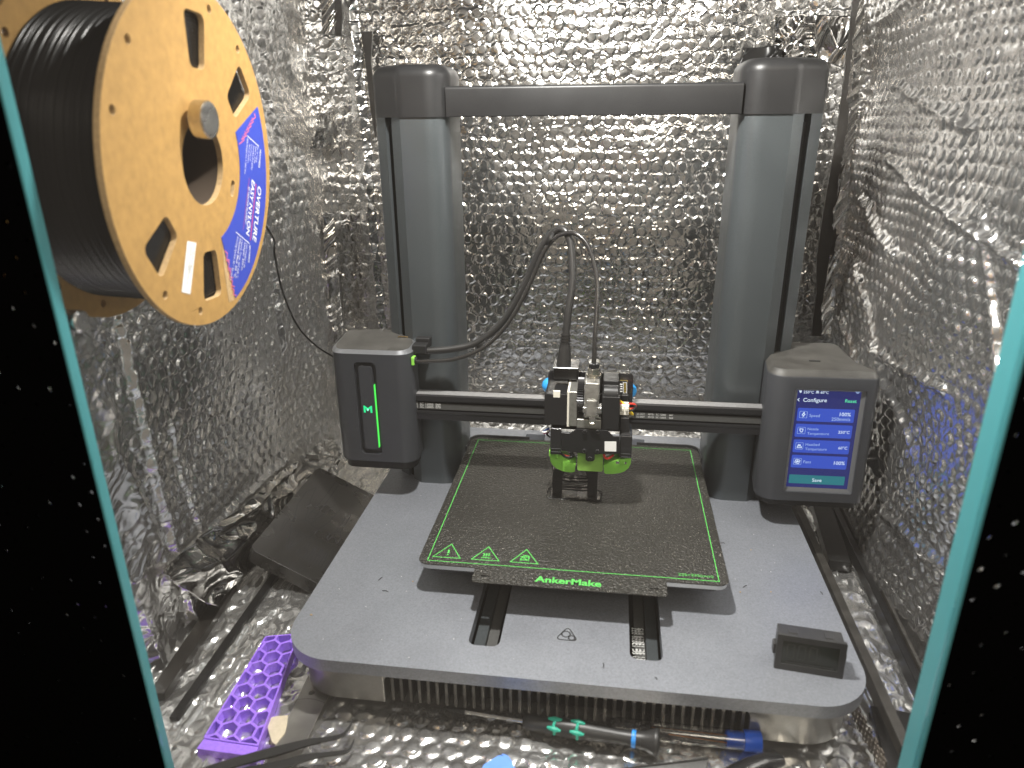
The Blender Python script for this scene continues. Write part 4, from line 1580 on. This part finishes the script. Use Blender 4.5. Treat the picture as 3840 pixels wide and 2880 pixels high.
stk = plP.poly('paper_sticker', [c1(895, 1153), c1(868, 1397), c1(908, 1408), c1(937, 1162)], 'white_paper', spool, .0002, .0001)
plP.text('sticker_text', '1.75mm   Black', c1(921, 1180), c1(903, 1310), 'grey_ink', stk, .0004)
plP.text('sticker_text', 'Batch:   A220711xxxx'.replace('xxxx', '2110'), c1(908, 1180), c1(888, 1360), 'grey_ink', stk, .0004)
# strand running down to the carriage housing
strand = [SPC + E1 * .081 - E2 * .012 - SPN * .03, at(1012, 870, y=-.075), at(1030, 960, y=-.06), at(1062, 1100, y=-.03), at(1118, 1225, y=0.0), at(1190, 1300, y=.03), at(1262, 1345, y=.055)]
MB().tube(strand, .00088, 8, 8).build('filament_strand', 'filament', spool)

# rod and knob that carry the spool
KC = Vector((-.2128, -.185, .3435))
hold = thing('spool_rod', 'steel spool rod with a knurled silver knob through the cardboard hub', 'spool holder', (XL + .006, -.185, .3400))
axk = Vector((1, .04, -.05)).normalized()
Mkn = Matrix.Translation(KC) @ axk.to_track_quat('Z', 'Y').to_matrix().to_4x4()
pk = []
kn = MB()
outl = [((.0108 if k % 2 else .0102) * math.cos(PI * k / 48), (.0108 if k % 2 else .0102) * math.sin(PI * k / 48)) for k in range(96)]
kn.prism(outl, -.0085, -.0010, (), Mkn)
kn.build('knob_rim', 'nickel', hold, smooth=0)
MB().lathe([(.0102, -.0010), (.0100, -.0002), (.0090, 0), (0, 0)], 40, Mkn, cap=False).build('knob_face', 'steel', hold)
MB().cyl(KC - axk * .008, Vector((XL + .008, -.1895, .3465)), .0040, 18).build('rod', 'steel', hold)
# ------------------------------------------------------------------ front frame with teal edging and door pane
FY = -.300


prng = random.Random(3)


def perforated(mb, x0, x1, z0, z1, y, th, cw, ch, r, stag=True, seg=10):
    """flat panel in the x-z plane made of strips of cells, each with a round hole"""
    n = max(1, int(round((x1 - x0) / cw)))
    w = (x1 - x0) / n
    for i in range(n):
        a, b_ = x0 + i * w, x0 + (i + 1) * w
        zz = z0 - (ch / 2 if (stag and i % 2) else 0)
        while zz < z1:
            c = ((a + b_) / 2, zz + ch / 2)
            rr = r * prng.choice((.35, .45, .55, .7, .85, 1.0, 1.1))      # sizes varied to shape uneven light specks through the holes
            mb.prism([(a, zz), (b_, zz), (b_, zz + ch), (a, zz + ch)], y, y + th, [circle(c[0], c[1], rr, seg)], Mxz_n)
            zz += ch


Mxz_n = Matrix(((1, 0, 0, 0), (0, 0, 1, 0), (0, 1, 0, 0), (0, 0, 0, 1)))
for s, xi, nm in ((-1, -.2385, 'left'), (1, .1839, 'right')):
    up = thing('frame_upright', 'black perforated upright with teal edge on the %s of the door opening' % nm, 'frame', (xi + s * .06, FY, ZF), group='front uprights of the enclosure')
    xe, y0, y1 = (-.2500, -.2942, -.2873) if s < 0 else (.1950, -.2975, -.2790)
    MB().box(min(xe, xe - s * .0012), max(xe, xe - s * .0012), y0, y1, ZF - .06, .52).build('teal_trim', 'teal', up, bevel=.0004)
    pm = MB()
    xa, xb = (xe - .2024, xe - .0002) if s < 0 else (xe + .0002, xe + .2026)
    perforated(pm, xa, xb, ZF - .06, .50, y0 + .0004, .0024, .0092, .0172, .0017)
    pm.build('perforated_panel', 'front_black', up, smooth=0)
    if s < 0:
        bt = at(283, 1206, y=-.281)
        MB().lathe([(.0052, -.008), (.0058, -.007), (.0058, .005), (.0050, .006)], 22, Matrix.Translation((bt.x - .002, -.2805, bt.z)) @ Matrix.Rotation(PI / 2, 4, 'Y')).build('bolt_head', 'steel', up)
sill = MB().box(-.36, .31, FY - .02, FY + .012, ZF - .07, ZF - .012)
tag(sill.build('front_sill', 'front_black', None), 'dark enclosure sill below the bottom edge of the door', 'frame')
glass = thing('door_pane', 'clear pane of the enclosure door between the two teal edges', 'door', (-.027, FY + .006, ZF))
MB().box(-.2480, .1935, FY + .0050, FY + .0070, ZF - .01, .52).build('pane', 'door_glass', glass, smooth=0)

# ------------------------------------------------------------------ things lying about
# tool case, tipped against the left wall
ca = at(934, 2057, z=-.032)
cb = at(1195, 1750, z=-.032)
cr_ = at(1194, 2190, z=-.0655)
pc = Plane(ca, cb - ca, ca - cr_)
Lc = (cb - ca).length
Wc = (cr_ - ca).dot(-pc.ey)
case = thing('tool_case', 'flat black plastic tool case tipped against the left wall beside the printer', 'tool case', tuple(ca + Vector((0.03, .05, -.03))))
outl = rpoly([(0, 0), (Lc, 0), (Lc, -Wc - .012), (0, -Wc - .012)], .008, 6)
lid = MB().prism(outl, -.0075, 0, (), pc.M()).build('lid', 'case_plastic', case, bevel=.0018, bseg=3)
MB().prism(rpoly([(.0008, -.0008), (Lc - .0008, -.0008), (Lc - .0008, -Wc - .0112), (.0008, -Wc - .0112)], .008, 6), -.0150, -.0078, (), pc.M()).build('tray', 'case_plastic', case, bevel=.0018, bseg=3)


def k3(x, y):
    return pc.px(1050 + .3014 * x, 1650 + .3014 * y)


eng = [[(395, 890), (345, 955), (365, 980), (425, 985), (463, 925), (395, 890)], [(400, 890), (570, 690), (690, 520)], [(463, 925), (640, 690), (735, 545)],
       [(180, 970), (215, 810), (330, 640), (455, 590)], [(310, 1000), (390, 720), (450, 600)], [(180, 970), (250, 1000), (310, 1000), (355, 1010), (385, 1035)],
       [(180, 970), (120, 1090), (240, 1150), (360, 1215), (480, 1110), (400, 1070), (385, 1035)], [(385, 1035), (560, 910), (690, 800)], [(480, 1110), (600, 1030), (760, 850)],
       [(138, 1110), (92, 1345), (105, 1350), (232, 1160)], [(105, 1350), (330, 1210)], [(0, 1130), (70, 980), (110, 985), (20, 1130)],
       [(690, 1145), (860, 900)], [(745, 1160), (890, 920)], [(690, 1145), (620, 1170), (583, 1220), (600, 1245), (640, 1205), (690, 1225), (700, 1290), (740, 1260), (757, 1200), (745, 1160), (730, 1150), (720, 1130), (710, 1150), (690, 1145)],
       [(345, 1268), (378, 1280), (335, 1365), (300, 1345), (345, 1268)], [(300, 1345), (340, 1370), (345, 1390), (290, 1470), (205, 1425), (260, 1345), (300, 1345)]]
for i, (bx, by) in enumerate(((455, 1325), (530, 1360), (600, 1395), (680, 1440))):
    eng.append([(bx - 25, by), (bx, by + 8), (bx - 35, by + 80), (bx - 60, by + 68), (bx - 25, by)])
    eng.append([(bx - 62, by + 70), (bx - 28, by + 85), (bx - 90, by + 185), (bx - 128, by + 165), (bx - 62, by + 70)])
pc.stroke('engraved_outline', [[k3(*p) for p in l] for l in eng], .0008, 'black_ink', lid, .0001, .00002)

# purple honeycomb print
ph = thing('honeycomb_print', 'purple honeycomb 3D-printed strip lying on the foil left of the printer', 'printed part', (-.232, -.20, ZF + .0015), (math.radians(1.5), math.radians(-1.5), 0))


def clip_poly(poly, a, b_):
    """keep the part of a polygon left of the line a->b"""
    res = []
    n = len(poly)

    def side(p):
        return (b_[0] - a[0]) * (p[1] - a[1]) - (b_[1] - a[1]) * (p[0] - a[0])
    for i in range(n):
        p, q = poly[i], poly[(i + 1) % n]
        sp_, sq = side(p), side(q)
        if sp_ >= 0:
            res.append(p)
        if sp_ * sq < 0:
            t = sp_ / (sp_ - sq)
            res.append((p[0] + (q[0] - p[0]) * t, p[1] + (q[1] - p[1]) * t))
    return res


def clip_convex(poly, region):
    for i in range(len(region)):
        poly = clip_poly(poly, region[i], region[(i + 1) % len(region)])
        if len(poly) < 3:
            return []
    return poly


reg = [(-.0215, -.0485), (.0220, -.0510), (.0170, -.020), (.0058, .0520), (-.0030, .0600), (-.0235, .0555), (-.0240, .0530)]
rin = inset(reg, .0012)
hx = .0080
wall = .0011
mb = MB()
H_ = .0078
rows = 0
yy = -.052
while yy < .07:
    off = (rows % 2) * hx * math.sqrt(3) / 2
    for i in range(-4, 5):
        cx = i * hx * math.sqrt(3) + off
        outer = clip_convex([(cx + hx * math.cos(PI / 6 + k * PI / 3), yy + hx * math.sin(PI / 6 + k * PI / 3)) for k in range(6)], reg)
        if len(outer) < 3 or abs(area2(outer)) < 2e-6:
            continue
        hh = hx - wall
        hole = clip_convex([(cx + hh * math.cos(PI / 6 + k * PI / 3), yy + hh * math.sin(PI / 6 + k * PI / 3)) for k in range(6)], rin)
        if len(hole) >= 3 and abs(area2(hole)) > 6e-6:
            mb.prism(outer, 0, H_, [hole])
        else:
            mb.prism(outer, 0, H_)
    rows += 1
    yy += hx * 1.5
mb.build('honeycomb', 'purple', ph, smooth=0, local=True)
MB().prism([(-.0220, -.0570), (.0228, -.0590), (.0220, -.0512), (-.0215, -.0487)], 0, H_ - .0008).build('end_bar', 'purple', ph, smooth=0, local=True, bevel=.0005)

# steel ruler
rl = thing('steel_rule', 'worn steel rule with a round hole, half under the printer base', 'ruler', (-.19, -.22, ZF + .003))
pr_ = Plane((0, 0, ZF + .0030), (1, 0, 0), (0, 1, 0))
r4 = [(-.2062, -.150), (-.2018, -.2330), (-.2000, -.300), (-.1795, -.300), (-.1806, -.2180), (-.1808, -.150)]
MB().prism(r4, 0, .0010, [circle(-.1948, -.1945, .0025, 18)], pr_.M()).build('blade', 'ruler_steel', rl, bevel=.0002, bseg=1)
pr_.stroke('etched_arc', [[(-.2045 + .024 * k / 10, -.2035 + .0028 * math.sin(PI * k / 10)) for k in range(11)]], .0003, 'black_ink', rl, .00105, .00002)
# scrap of beige card beside it
sc_ = [at(500 + .5908 * x, 1900 + .5908 * y, z=ZF + .0042) for x, y in ((842, 1350), (905, 1332), (982, 1326), (975, 1390), (962, 1440), (905, 1512), (880, 1495), (860, 1430))]
tag(MB().prism([(p.x, p.y) for p in sc_], ZF + .0040, ZF + .0046).build('card_scrap', 'paper_beige'), 'torn beige card scrap between the purple print and the steel rule', 'card')

# bent-tip tweezers
tw = thing('bent_tweezers', 'black bent-tip tweezers lying open at the front edge of the foil', 'tweezers', (-.2, -.255, ZF + .003))


def t7(x, y, z):
    return at(500 + .5908 * x, 1900 + .5908 * y, z=z)


def arm(pts, ws, z0, z1, name):
    """flat bar of varying width along survey points"""
    P = catmull([Vector((*t7(x, y, -.068).xy, 0)) for x, y in pts], 6)
    n = len(P)
    L, R_ = [], []
    for i in range(n):
        t = (P[min(i + 1, n - 1)] - P[max(i - 1, 0)]).normalized()
        u = i / (n - 1) * (len(ws) - 1)
        j = min(int(u), len(ws) - 2)
        w = ws[j] + (ws[j + 1] - ws[j]) * (u - j)
        L.append(P[i] + Vector((-t.y, t.x, 0)) * w / 2)
        R_.append(P[i] - Vector((-t.y, t.x, 0)) * w / 2)
    vs, fs = [], []
    for i in range(n):
        zz = z0 + (z1 - z0) * i / (n - 1)
        for q, dz in ((L[i], 0), (R_[i], 0), (R_[i], .0016), (L[i], .0016)):
            vs.append((q.x, q.y, zz + dz))
    for i in range(n - 1):
        for k in range(4):
            l = (k + 1) % 4
            fs.append([i * 4 + k, i * 4 + l, (i + 1) * 4 + l, (i + 1) * 4 + k])
    fs += [[3, 2, 1, 0], [(n - 1) * 4 + k for k in range(4)]]
    MB().add(vs, fs).build(name, 'tweezer', tw, smooth=40)


arm([(1396, 1372), (1372, 1420), (1330, 1462), (1240, 1480), (1100, 1500), (900, 1548), (640, 1612), (360, 1690)], [.0006, .0014, .0026, .0030, .0058, .0078, .0078, .0060], -.0655, -.0715, 'arm')
arm([(1402, 1468), (1380, 1510), (1340, 1540), (1240, 1552), (1100, 1568), (950, 1610), (700, 1660), (420, 1720)], [.0006, .0014, .0026, .0030, .0050, .0070, .0074, .0060], -.0705, -.0735, 'arm')

# screwdriver
s0, s1 = at(1675, 2657, z=-.0685), at(2474, 2786, z=-.0655)
sd = thing('precision_screwdriver', 'black precision screwdriver with green marks and a blue ring below the vent grille', 'screwdriver', tuple((s0 + s1) / 2 - Vector((0, 0, .009))))
dv = (s1 - s0)
LN = dv.length
Ms = Matrix.Translation(s0) @ dv.to_track_quat('Z', 'Y').to_matrix().to_4x4()


def along(x, y):
    p = at(x, y, z=-.067)
    return (p - s0).dot(dv.normalized())


h0 = along(1962, 2705)
MB().lathe([(.0008, 0), (.0010, .006), (.0016, .012), (.0016, h0 + .004)], 16, Ms).build('shaft', 'steel', sd)
MB().lathe([(.0010, 0), (.0014, .004), (.0017, .0135)], 14, Ms @ Matrix.Scale(1.08, 4)).build('tip', 'tweezer', sd)
he = LN
fr_ = lambda t: h0 + (he - h0) * t
hp_ = [(.0040, fr_(0)), (.0052, fr_(.015)), (.0056, fr_(.09)), (.0052, fr_(.13)), (.0054, fr_(.20)), (.0064, fr_(.30)), (.0066, fr_(.42)), (.0058, fr_(.55)), (.0050, fr_(.70)),
       (.0053, fr_(.80)), (.0060, fr_(.865))]
MB().lathe(hp_, 6 * 4, Ms).build('handle', 'driver_black', sd, smooth=60)
MB().lathe([(.0058, fr_(.800)), (.0060, fr_(.803)), (.0060, fr_(.828)), (.0058, fr_(.831))], 24, Ms).build('colour_ring', 'blue_band', sd)
MB().lathe([(.0060, fr_(.866)), (.0064, fr_(.90)), (.0088, fr_(.955)), (.0095, fr_(.972)), (.0092, fr_(.985)), (.0070, fr_(1.0)), (0, fr_(1.0))], 30, Ms, cap=False).build('swivel_cap', 'driver_black', sd, smooth=60)
up_ = Vector((0, -.55, .83))
axs = dv.normalized()
up_ = (up_ - axs * up_.dot(axs)).normalized()
sd_ = axs.cross(up_)


def on_handle(t, ang, lift=.0002):
    L_ = fr_(t)
    for (ra, za), (rb, zb) in zip(hp_, hp_[1:]):
        if za <= L_ <= zb:
            r = ra + (rb - ra) * (L_ - za) / (zb - za)
            break
    return s0 + axs * L_ + (up_ * math.cos(ang) + sd_ * math.sin(ang)) * (r + lift)


for tc_ in (.24, .41):
    for da in (-.62, .52):
        g = MB()
        pts = [on_handle(tc_ - .052 + .104 * k / 7, da + .12 * k / 7 - .06) for k in range(8)]
        g.tube(pts, [.0008, .0017, .0017, .0008], 8, 2)
        g.build('grip_mark', 'driver_green', sd)
    g = MB()
    g.tube([on_handle(tc_ + .004 * math.sin(k), -1.0 + 2.3 * k / 9, .0000) for k in range(10)], .0011, 8, 2)
    g.build('grip_mark', 'driver_green', sd)

# clear needle tube with blue cap
q0, q1 = at(2284, 2724, z=-.0690), at(2853, 2782, z=-.0690)
nt_ = thing('needle_tube', 'clear plastic tube of cleaning needles with a blue cap beside the screwdriver', 'tube', tuple((q0 + q1) / 2 - Vector((0, 0, .008))))
dn = q1 - q0
LT = dn.length
Mn = Matrix.Translation(q0) @ dn.to_track_quat('Z', 'Y').to_matrix().to_4x4()
RT = .0068
prf = [(0, 0), (RT * .6, .0006), (RT * .9, .0022), (RT, .0050), (RT, LT - .012), (RT - .0007, LT - .012), (RT - .0007, .0055), (RT * .82, .0030), (RT * .5, .0016), (0, .0012)]
MB().lathe(prf, 28, Mn, cap=False).build('tube_body', 'clear_tube', nt_, smooth=50)
MB().lathe([(RT - .0012, LT - .024), (RT - .0008, LT - .022), (RT - .0011, LT - .019), (RT - .0008, LT - .016), (RT - .0010, LT - .012), (RT + .0004, LT - .0118), (RT + .0006, LT - .001), (RT, LT), (0, LT)],
           28, Mn, cap=False).build('cap', 'blue_cap', nt_, smooth=45)
for k in range(6):
    a = 1.2 + k * .5
    r = .0030 + .001 * (k % 2)
    p0 = Mn @ Vector((r * math.cos(a) * .8, r * math.sin(a) * .8, .030 + .004 * k))
    p1 = Mn @ Vector((r * math.cos(a + .4), r * math.sin(a + .4), LT - .022))
    MB().cyl(p0, p1, .00040, 6).build('needle', 'copper' if k % 3 == 0 else 'steel', nt_)

# panel meter on the deck
b0, b1 = at(2901, 2506, z=ZD), at(3160, 2548, z=ZD)
ex = Vector((b1.x - b0.x, b1.y - b0.y, 0)).normalized()
ey = Vector((0, .10, 1)).normalized()
pm_ = Plane(b0, ex, ey)
mt = thing('panel_meter', 'small black digital panel meter standing on the right front corner of the deck', 'meter', tuple((b0 + b1) / 2))
WM = (b1 - b0).length
HM = pm_.px(2917.6, 2378)[1]
fo = rpoly([(0, 0), (WM, 0), (WM, HM), (0, HM)], .001, 3)
wi = [(.0042, .0052), (WM - .0042, .0052), (WM - .0042, HM - .0045), (.0042, HM - .0045)]
MB().prism(fo, -.0030, 0, [wi], pm_.M()).build('bezel', 'meter_plastic', mt, bevel=.0009)
MB().prism([(.0040, .0050), (WM - .0040, .0050), (WM - .0040, HM - .0043), (.0040, HM - .0043)], -.0026, -.0005, (), pm_.M()).build('window', 'meter_glass', mt, smooth=0)
pm_.stroke('window_ridge', [[(.0070, .0072), (WM - .0070, .0072)]], .0008, 'meter_plastic', mt, -.0004, .0004)
seg = MB()
for k in range(3):
    bx = .0075 + k * .0075
    for l in ([(bx, .0105), (bx, HM - .0070)], [(bx + .0045, .0105), (bx + .0045, HM - .0070)], [(bx, .0105), (bx + .0045, .0105)], [(bx, HM - .0070), (bx + .0045, HM - .0070)]):
        add_stroke(seg, l, .0012, .0001, pm_.M(-.0004))
seg.build('dark_digits', 'meter_segment', mt, smooth=0)
MB().box(.0012, WM - .0012, .0010, HM - .0012, -.0165, -.0030, pm_.M()).build('body', 'meter_plastic', mt, bevel=.0006)
cl_ = MB()
for bx in (.008, WM - .014):
    cl_.box(bx, bx + .006, HM - .0012, HM - .0004, -.011, -.005, pm_.M())
cl_.box(-.0016, .0014, .010, .018, -.010, -.0032, pm_.M())
cl_.box(WM - .0014, WM + .0012, .010, .018, -.010, -.0032, pm_.M())
cl_.build('side_clip', 'meter_plastic', mt, bevel=.0005)

# blue handle, steel blade and black grip cut off by the lower edge
ZT = ZF + .0035
bh = [at(x, y, z=ZT + .006) for x, y in ((1870, 2838), (1888, 2832), (1906, 2840), (1925, 2868), (1945, 2930), (1950, 3010), (1770, 3010), (1790, 2920), (1815, 2872))]
tag(MB().prism(rpoly([(p.x, p.y) for p in bh], .002, 3), ZT, ZT + .0075).build('plastic_scraper', 'blue_soft', bevel=.0028, bseg=4), 'rounded light blue plastic tip at the bottom edge of the picture', 'scraper')
bl = [at(x, y, z=ZT + .001) for x, y in ((2330, 2886), (2654, 2846), (2630, 2960), (2300, 2990))]
sb_ = thing('scraper', 'thin grey steel blade below the screwdriver at the bottom edge', 'scraper', tuple(bl[0]))
MB().prism([(p.x, p.y) for p in bl], ZT, ZT + .0009).build('blade', 'steel', sb_, smooth=0)
MB().tube([bl[0] + Vector((0, 0, .0006)), bl[1] + Vector((0, 0, .0006))], .0006, 6, 1).build('back_edge', 'tweezer', sb_)
gp = [at(x, y, z=ZT + .0085) for x, y in ((2935, 2850), (2860, 2868), (2780, 2905), (2690, 2960), (2600, 3040))]
tag(MB().tube(gp, [.0035, .0072, .0082, .0080, .0075, .0070], 16, 6).build('plier_grip', 'black_gloss'), 'glossy black rounded grip below the blue-capped tube', 'grip')

# bars, channels and perforated strip beside the printer
def bar(name, label, cat, pts, w, z0, z1, material, group=None, par=True):
    P = [Vector((p.x, p.y)) for p in pts]
    t = (P[-1] - P[0]).normalized()
    n = Vector((-t.y, t.x)) * w / 2
    o = MB().prism([tuple(P[0] + n), tuple(P[-1] + n), tuple(P[-1] - n), tuple(P[0] - n)], z0, z1).build(name, material, bevel=.0008)
    return tag(o, label, cat, group)


bar('edge_bar', 'long dark brown bar along the right side of the printer base', 'bar', [at(2965, 1835, z=-.064), at(3402, 2800, z=-.064)], .0075, ZF + .001, -.0640, 'bar_brown')
bar('rail_block', 'wide black bar end on the foil under the display', 'bar', [at(3070, 1850, z=-.066), at(3150, 2105, z=-.066)], .0200, ZF + .002, -.066, 'bar_black')
bar('wall_channel', 'black channel running along the foot of the right wall', 'channel', [at(3110, 1850, z=-.064), at(3480, 2620, z=-.064)], .0065, ZF + .002, -.064, 'bar_black')
bar('wall_channel', 'thin steel lip beside the black channel at the right wall foot', 'channel', [at(3135, 1850, z=-.063), at(3500, 2600, z=-.063)], .0030, ZF + .002, -.0615, 'bar_brown')
bar('floor_strap', 'narrow black strap on the left floor foil near the purple print', 'strap', [at(1030, 2150, z=-.0735), at(650, 2690, z=-.0735)], .0075, ZF + .0015, -.0735, 'bar_black')
bar('floor_strap', 'wide black strap at the foot of the left foil wall', 'strap', [at(860, 2190, z=-.070), at(585, 2600, z=-.070)], .0130, ZF + .0015, -.070, 'tape_dark')
bar('dark_void_plate', 'black plate standing in for the dark void at the lower right front corner', 'plate', [at(3400, 2670, z=-.074), at(3500, 2990, z=-.074)], .05, ZF + .001, -.0735, 'bar_black')  # black sheet laid where the floor drops off into darkness
pst = thing('perforated_strip', 'brown perforated metal strip standing along the right front of the base', 'strip', (.215, -.19, ZF))
pm = MB()
pa, pb = at(3180, 2630, z=-.070), at(3322, 2900, z=-.070)
nn_ = int((pb - pa).length / .0046)
tdir = (pb - pa).normalized()
for i in range(nn_):
    for j in range(3):
        zc = .0 + j * .0046 + (i % 2) * .0023
        Mc = Matrix(((tdir.x, 0, -tdir.y, pa.x), (tdir.y, 0, tdir.x, pa.y), (0, 1, 0, ZF + .003), (0, 0, 0, 1)))
        pm.prism([(i * .0046, zc), ((i + 1) * .0046, zc), ((i + 1) * .0046, zc + .0046), (i * .0046, zc + .0046)], 0, .0008, [circle((i + .5) * .0046, zc + .0023, .0015, 8)], Mc)
pm.build('strip', 'mesh_brown', pst, smooth=0)


# ------------------------------------------------------------------ foil tape and loose foil in the corners
def tape(name, label, corners, seed, amp=.004, material='foil_smooth', fold=None, su=.02, sv=.02):
    """a patch of smooth tape: bilinear sheet between four 3-D corners, with folds"""
    A, B, C_, D = [np.array(c) for c in corners]
    nrm = np.cross(B - A, D - A)
    nrm = nrm / np.linalg.norm(nrm)
    if nrm @ (CAM - A) < 0:
        nrm = -nrm
    Lu, Lv = np.linalg.norm(B - A), np.linalg.norm(D - A)

    def hf(u, v):
        h = ridge(u * Lu, v * Lv, su, sv, seed, 1.5) * amp + (vnoise(u * Lu, v * Lv, su * 2, sv * 2, seed + 1) - .5) * amp * 2
        h += ridge(u * Lu + v * Lv * .8, v * Lv - u * Lu * .6, su * .5, sv * 1.8, seed + 2, 2.5) * amp * .6
        return h

    def mp(u, v, h):
        P = [(A[k] * (1 - u) * (1 - v) + B[k] * u * (1 - v) + C_[k] * u * v + D[k] * (1 - u) * v) + nrm[k] * h for k in range(3)]
        return P
    o = sheet(name, 0, 1, 0, 1, max(.0016 / max(Lu, Lv), .004), hf, mp, material)
    md = o.modifiers.new('thick', 'SOLIDIFY')
    md.thickness = .0002
    return tag(o, label, 'tape')


yb = YB - .009
P2 = lambda x, y, d: tuple(at(x, y, y=d))
tape('foil_tape', 'square patch of smooth foil tape above the right column', [P2(3050, 55, yb - .004), P2(3195, 60, yb - .012), P2(3165, 258, yb - .012), P2(3075, 225, yb - .004)], 5, .006, su=.03, sv=.05)
tape('foil_tape', 'crumpled rounded foil tape behind the right column top', [P2(2900, 60, yb - .003), P2(3050, 60, yb - .003), P2(3070, 300, yb - .003), P2(2915, 300, yb - .003)], 8, .007, su=.018, sv=.014)
tape('foil_tape', 'dark glossy tape flap left of the right column top', [P2(2800, 180, yb - .004), P2(2930, 170, yb - .004), P2(2930, 250, yb - .006), P2(2765, 252, yb - .006)], 12, .005, material='bar_black', su=.02, sv=.02)
tape('foil_tape', 'star-shaped smooth foil wrinkle on the left wall by the corner', [tuple(at(x, y, x=XL + .014)) for x, y in ((1150, 430), (1225, 410), (1255, 530), (1165, 560))], 15, .007, su=.012, sv=.03)
tape('foil_tape', 'long curled foil tape strip down the left back corner', [P2(1208, 790, yb - .035), P2(1248, 800, yb - .03), P2(1296, 1310, yb - .03), P2(1235, 1300, yb - .04)], 18, .006, su=.016, sv=.08)
tape('foil_tape', 'smooth foil tape strip at the top of the left back corner', [P2(1205, -20, yb - .02), P2(1275, -20, yb - .015), P2(1270, 135, yb - .015), P2(1212, 135, yb - .02)], 22, .006, su=.014, sv=.06)
tape('foil_tape', 'foil tape strip folded along the top of the right back corner', [P2(3235, -20, yb - .05), P2(3262, -20, yb - .06), P2(3232, 430, yb - .06), P2(3196, 400, yb - .045)], 26, .004, su=.012, sv=.07)
tape('foil_tape', 'pale foil tape strip hanging down the right back corner', [P2(3188, 380, yb - .035), P2(3226, 400, yb - .05), P2(3120, 1250, yb - .06), P2(3078, 1255, yb - .04)], 29, .004, su=.012, sv=.09)


tape('foil_flap', 'crumpled smooth foil flap between the left wall and the tool case',
     [tuple(at(590, 2150, x=XL + .012)), tuple(at(1215, 1640, x=XL + .010)), tuple(at(1290, 1740, x=XL + .030)), tuple(at(790, 2280, x=XL + .024))], 33, .005, su=.035, sv=.02)


def gap(label, pts, w, d):
    P = [Vector(P2(x, y, d)) for x, y in pts]
    vs, fs = [], []
    for p, ww in zip(P, w):
        vs += [p + Vector((-ww / 2, 0, 0)), p + Vector((ww / 2, 0, 0)), p + Vector((ww / 2, .003, 0)), p + Vector((-ww / 2, .003, 0))]
    for i in range(len(P) - 1):
        for k in range(4):
            l = (k + 1) % 4
            fs.append([i * 4 + k, i * 4 + l, (i + 1) * 4 + l, (i + 1) * 4 + k][::-1])
    fs += [[0, 1, 2, 3], [len(vs) - 4 + k for k in (3, 2, 1, 0)]]
    return tag(MB().add(vs, fs).build('corner_strip', 'tape_dark', None, smooth=50), label, 'strip')


gap('dark brown strip down the right back corner beside the column', [(3212, -20), (3180, 300), (3150, 560), (3112, 800), (3088, 960), (3075, 1100), (3062, 1260)], [.006, .008, .012, .014, .014, .008, .012], yb - .030)
gap('dark strip between foil sheets left of the left column', [(1374, 118), (1380, 230), (1392, 340), (1400, 430), (1410, 520)], [.014, .007, .007, .005, .001], yb - .012)
gap('narrow black gap in the foil at the left back corner', [(1222, 805), (1250, 900), (1262, 1000), (1278, 1150), (1290, 1290)], [.002, .004, .003, .002, .001], yb - .024)
gap('black gap between foil sheets at the top left back corner', [(1262, -20), (1270, 60), (1268, 135)], [.010, .008, .007], yb - .020)

# crumbs and filament offcuts on the deck
def crumbs():
    dark, warm, pale = MB(), MB(), MB()
    for (x, y, kind) in ((2793, 2199, 'd'), (3080, 2224, 'd'), (2710, 2037, 'd'), (1426, 2170, 'd'), (1444, 2217, 'd'), (2262, 2495, 'd'), (2460, 2545, 'd')):
        p = at(x, y, z=ZD + .0005)
        a = random.uniform(0, PI)
        l = random.uniform(.0012, .0032)
        c = Vector((math.cos(a), math.sin(a), 0))
        dark.tube([p - c * l, p + Vector((.0004, .0006, .0003)), p + c * l], .00028, 5, 3)
    for (x, y, s) in ((2776, 2220, .0005), (2891, 2219, .0005), (2816, 2062, .0004), (1548, 2180, .0005), (1167, 2305, .0008), (1168, 2306, .0006), (1595, 1787, .0004)):
        p = at(x, y, z=ZD + .0004)
        warm.box(p.x - s, p.x + s, p.y - s * .5, p.y + s * .5, ZD + .0001, ZD + .0007)
    rr = random.Random(4)
    for k in range(70):
        x, y = rr.uniform(-.2, .2), rr.uniform(-.2, .05)
        if abs(x) < .13 and y > -.15:
            continue
        if .04 < abs(x) < .08 and y > -.19:
            continue
        s = rr.uniform(.00015, .0004)
        pale.box(x - s, x + s, y - s * .6, y + s * .6, ZD + .0001, ZD + .0003)
    for mbx_, m_, l in ((dark, 'wire_black', 'short black filament offcuts scattered on the printer deck'), (warm, 'crumb', 'tiny tan crumbs scattered on the printer deck'),
                        (pale, 'crumb_white', 'fine pale dust specks on the printer deck')):
        tag(mbx_.build('deck_debris', m_, None, smooth=0), l, 'debris', kind='stuff')


crumbs()
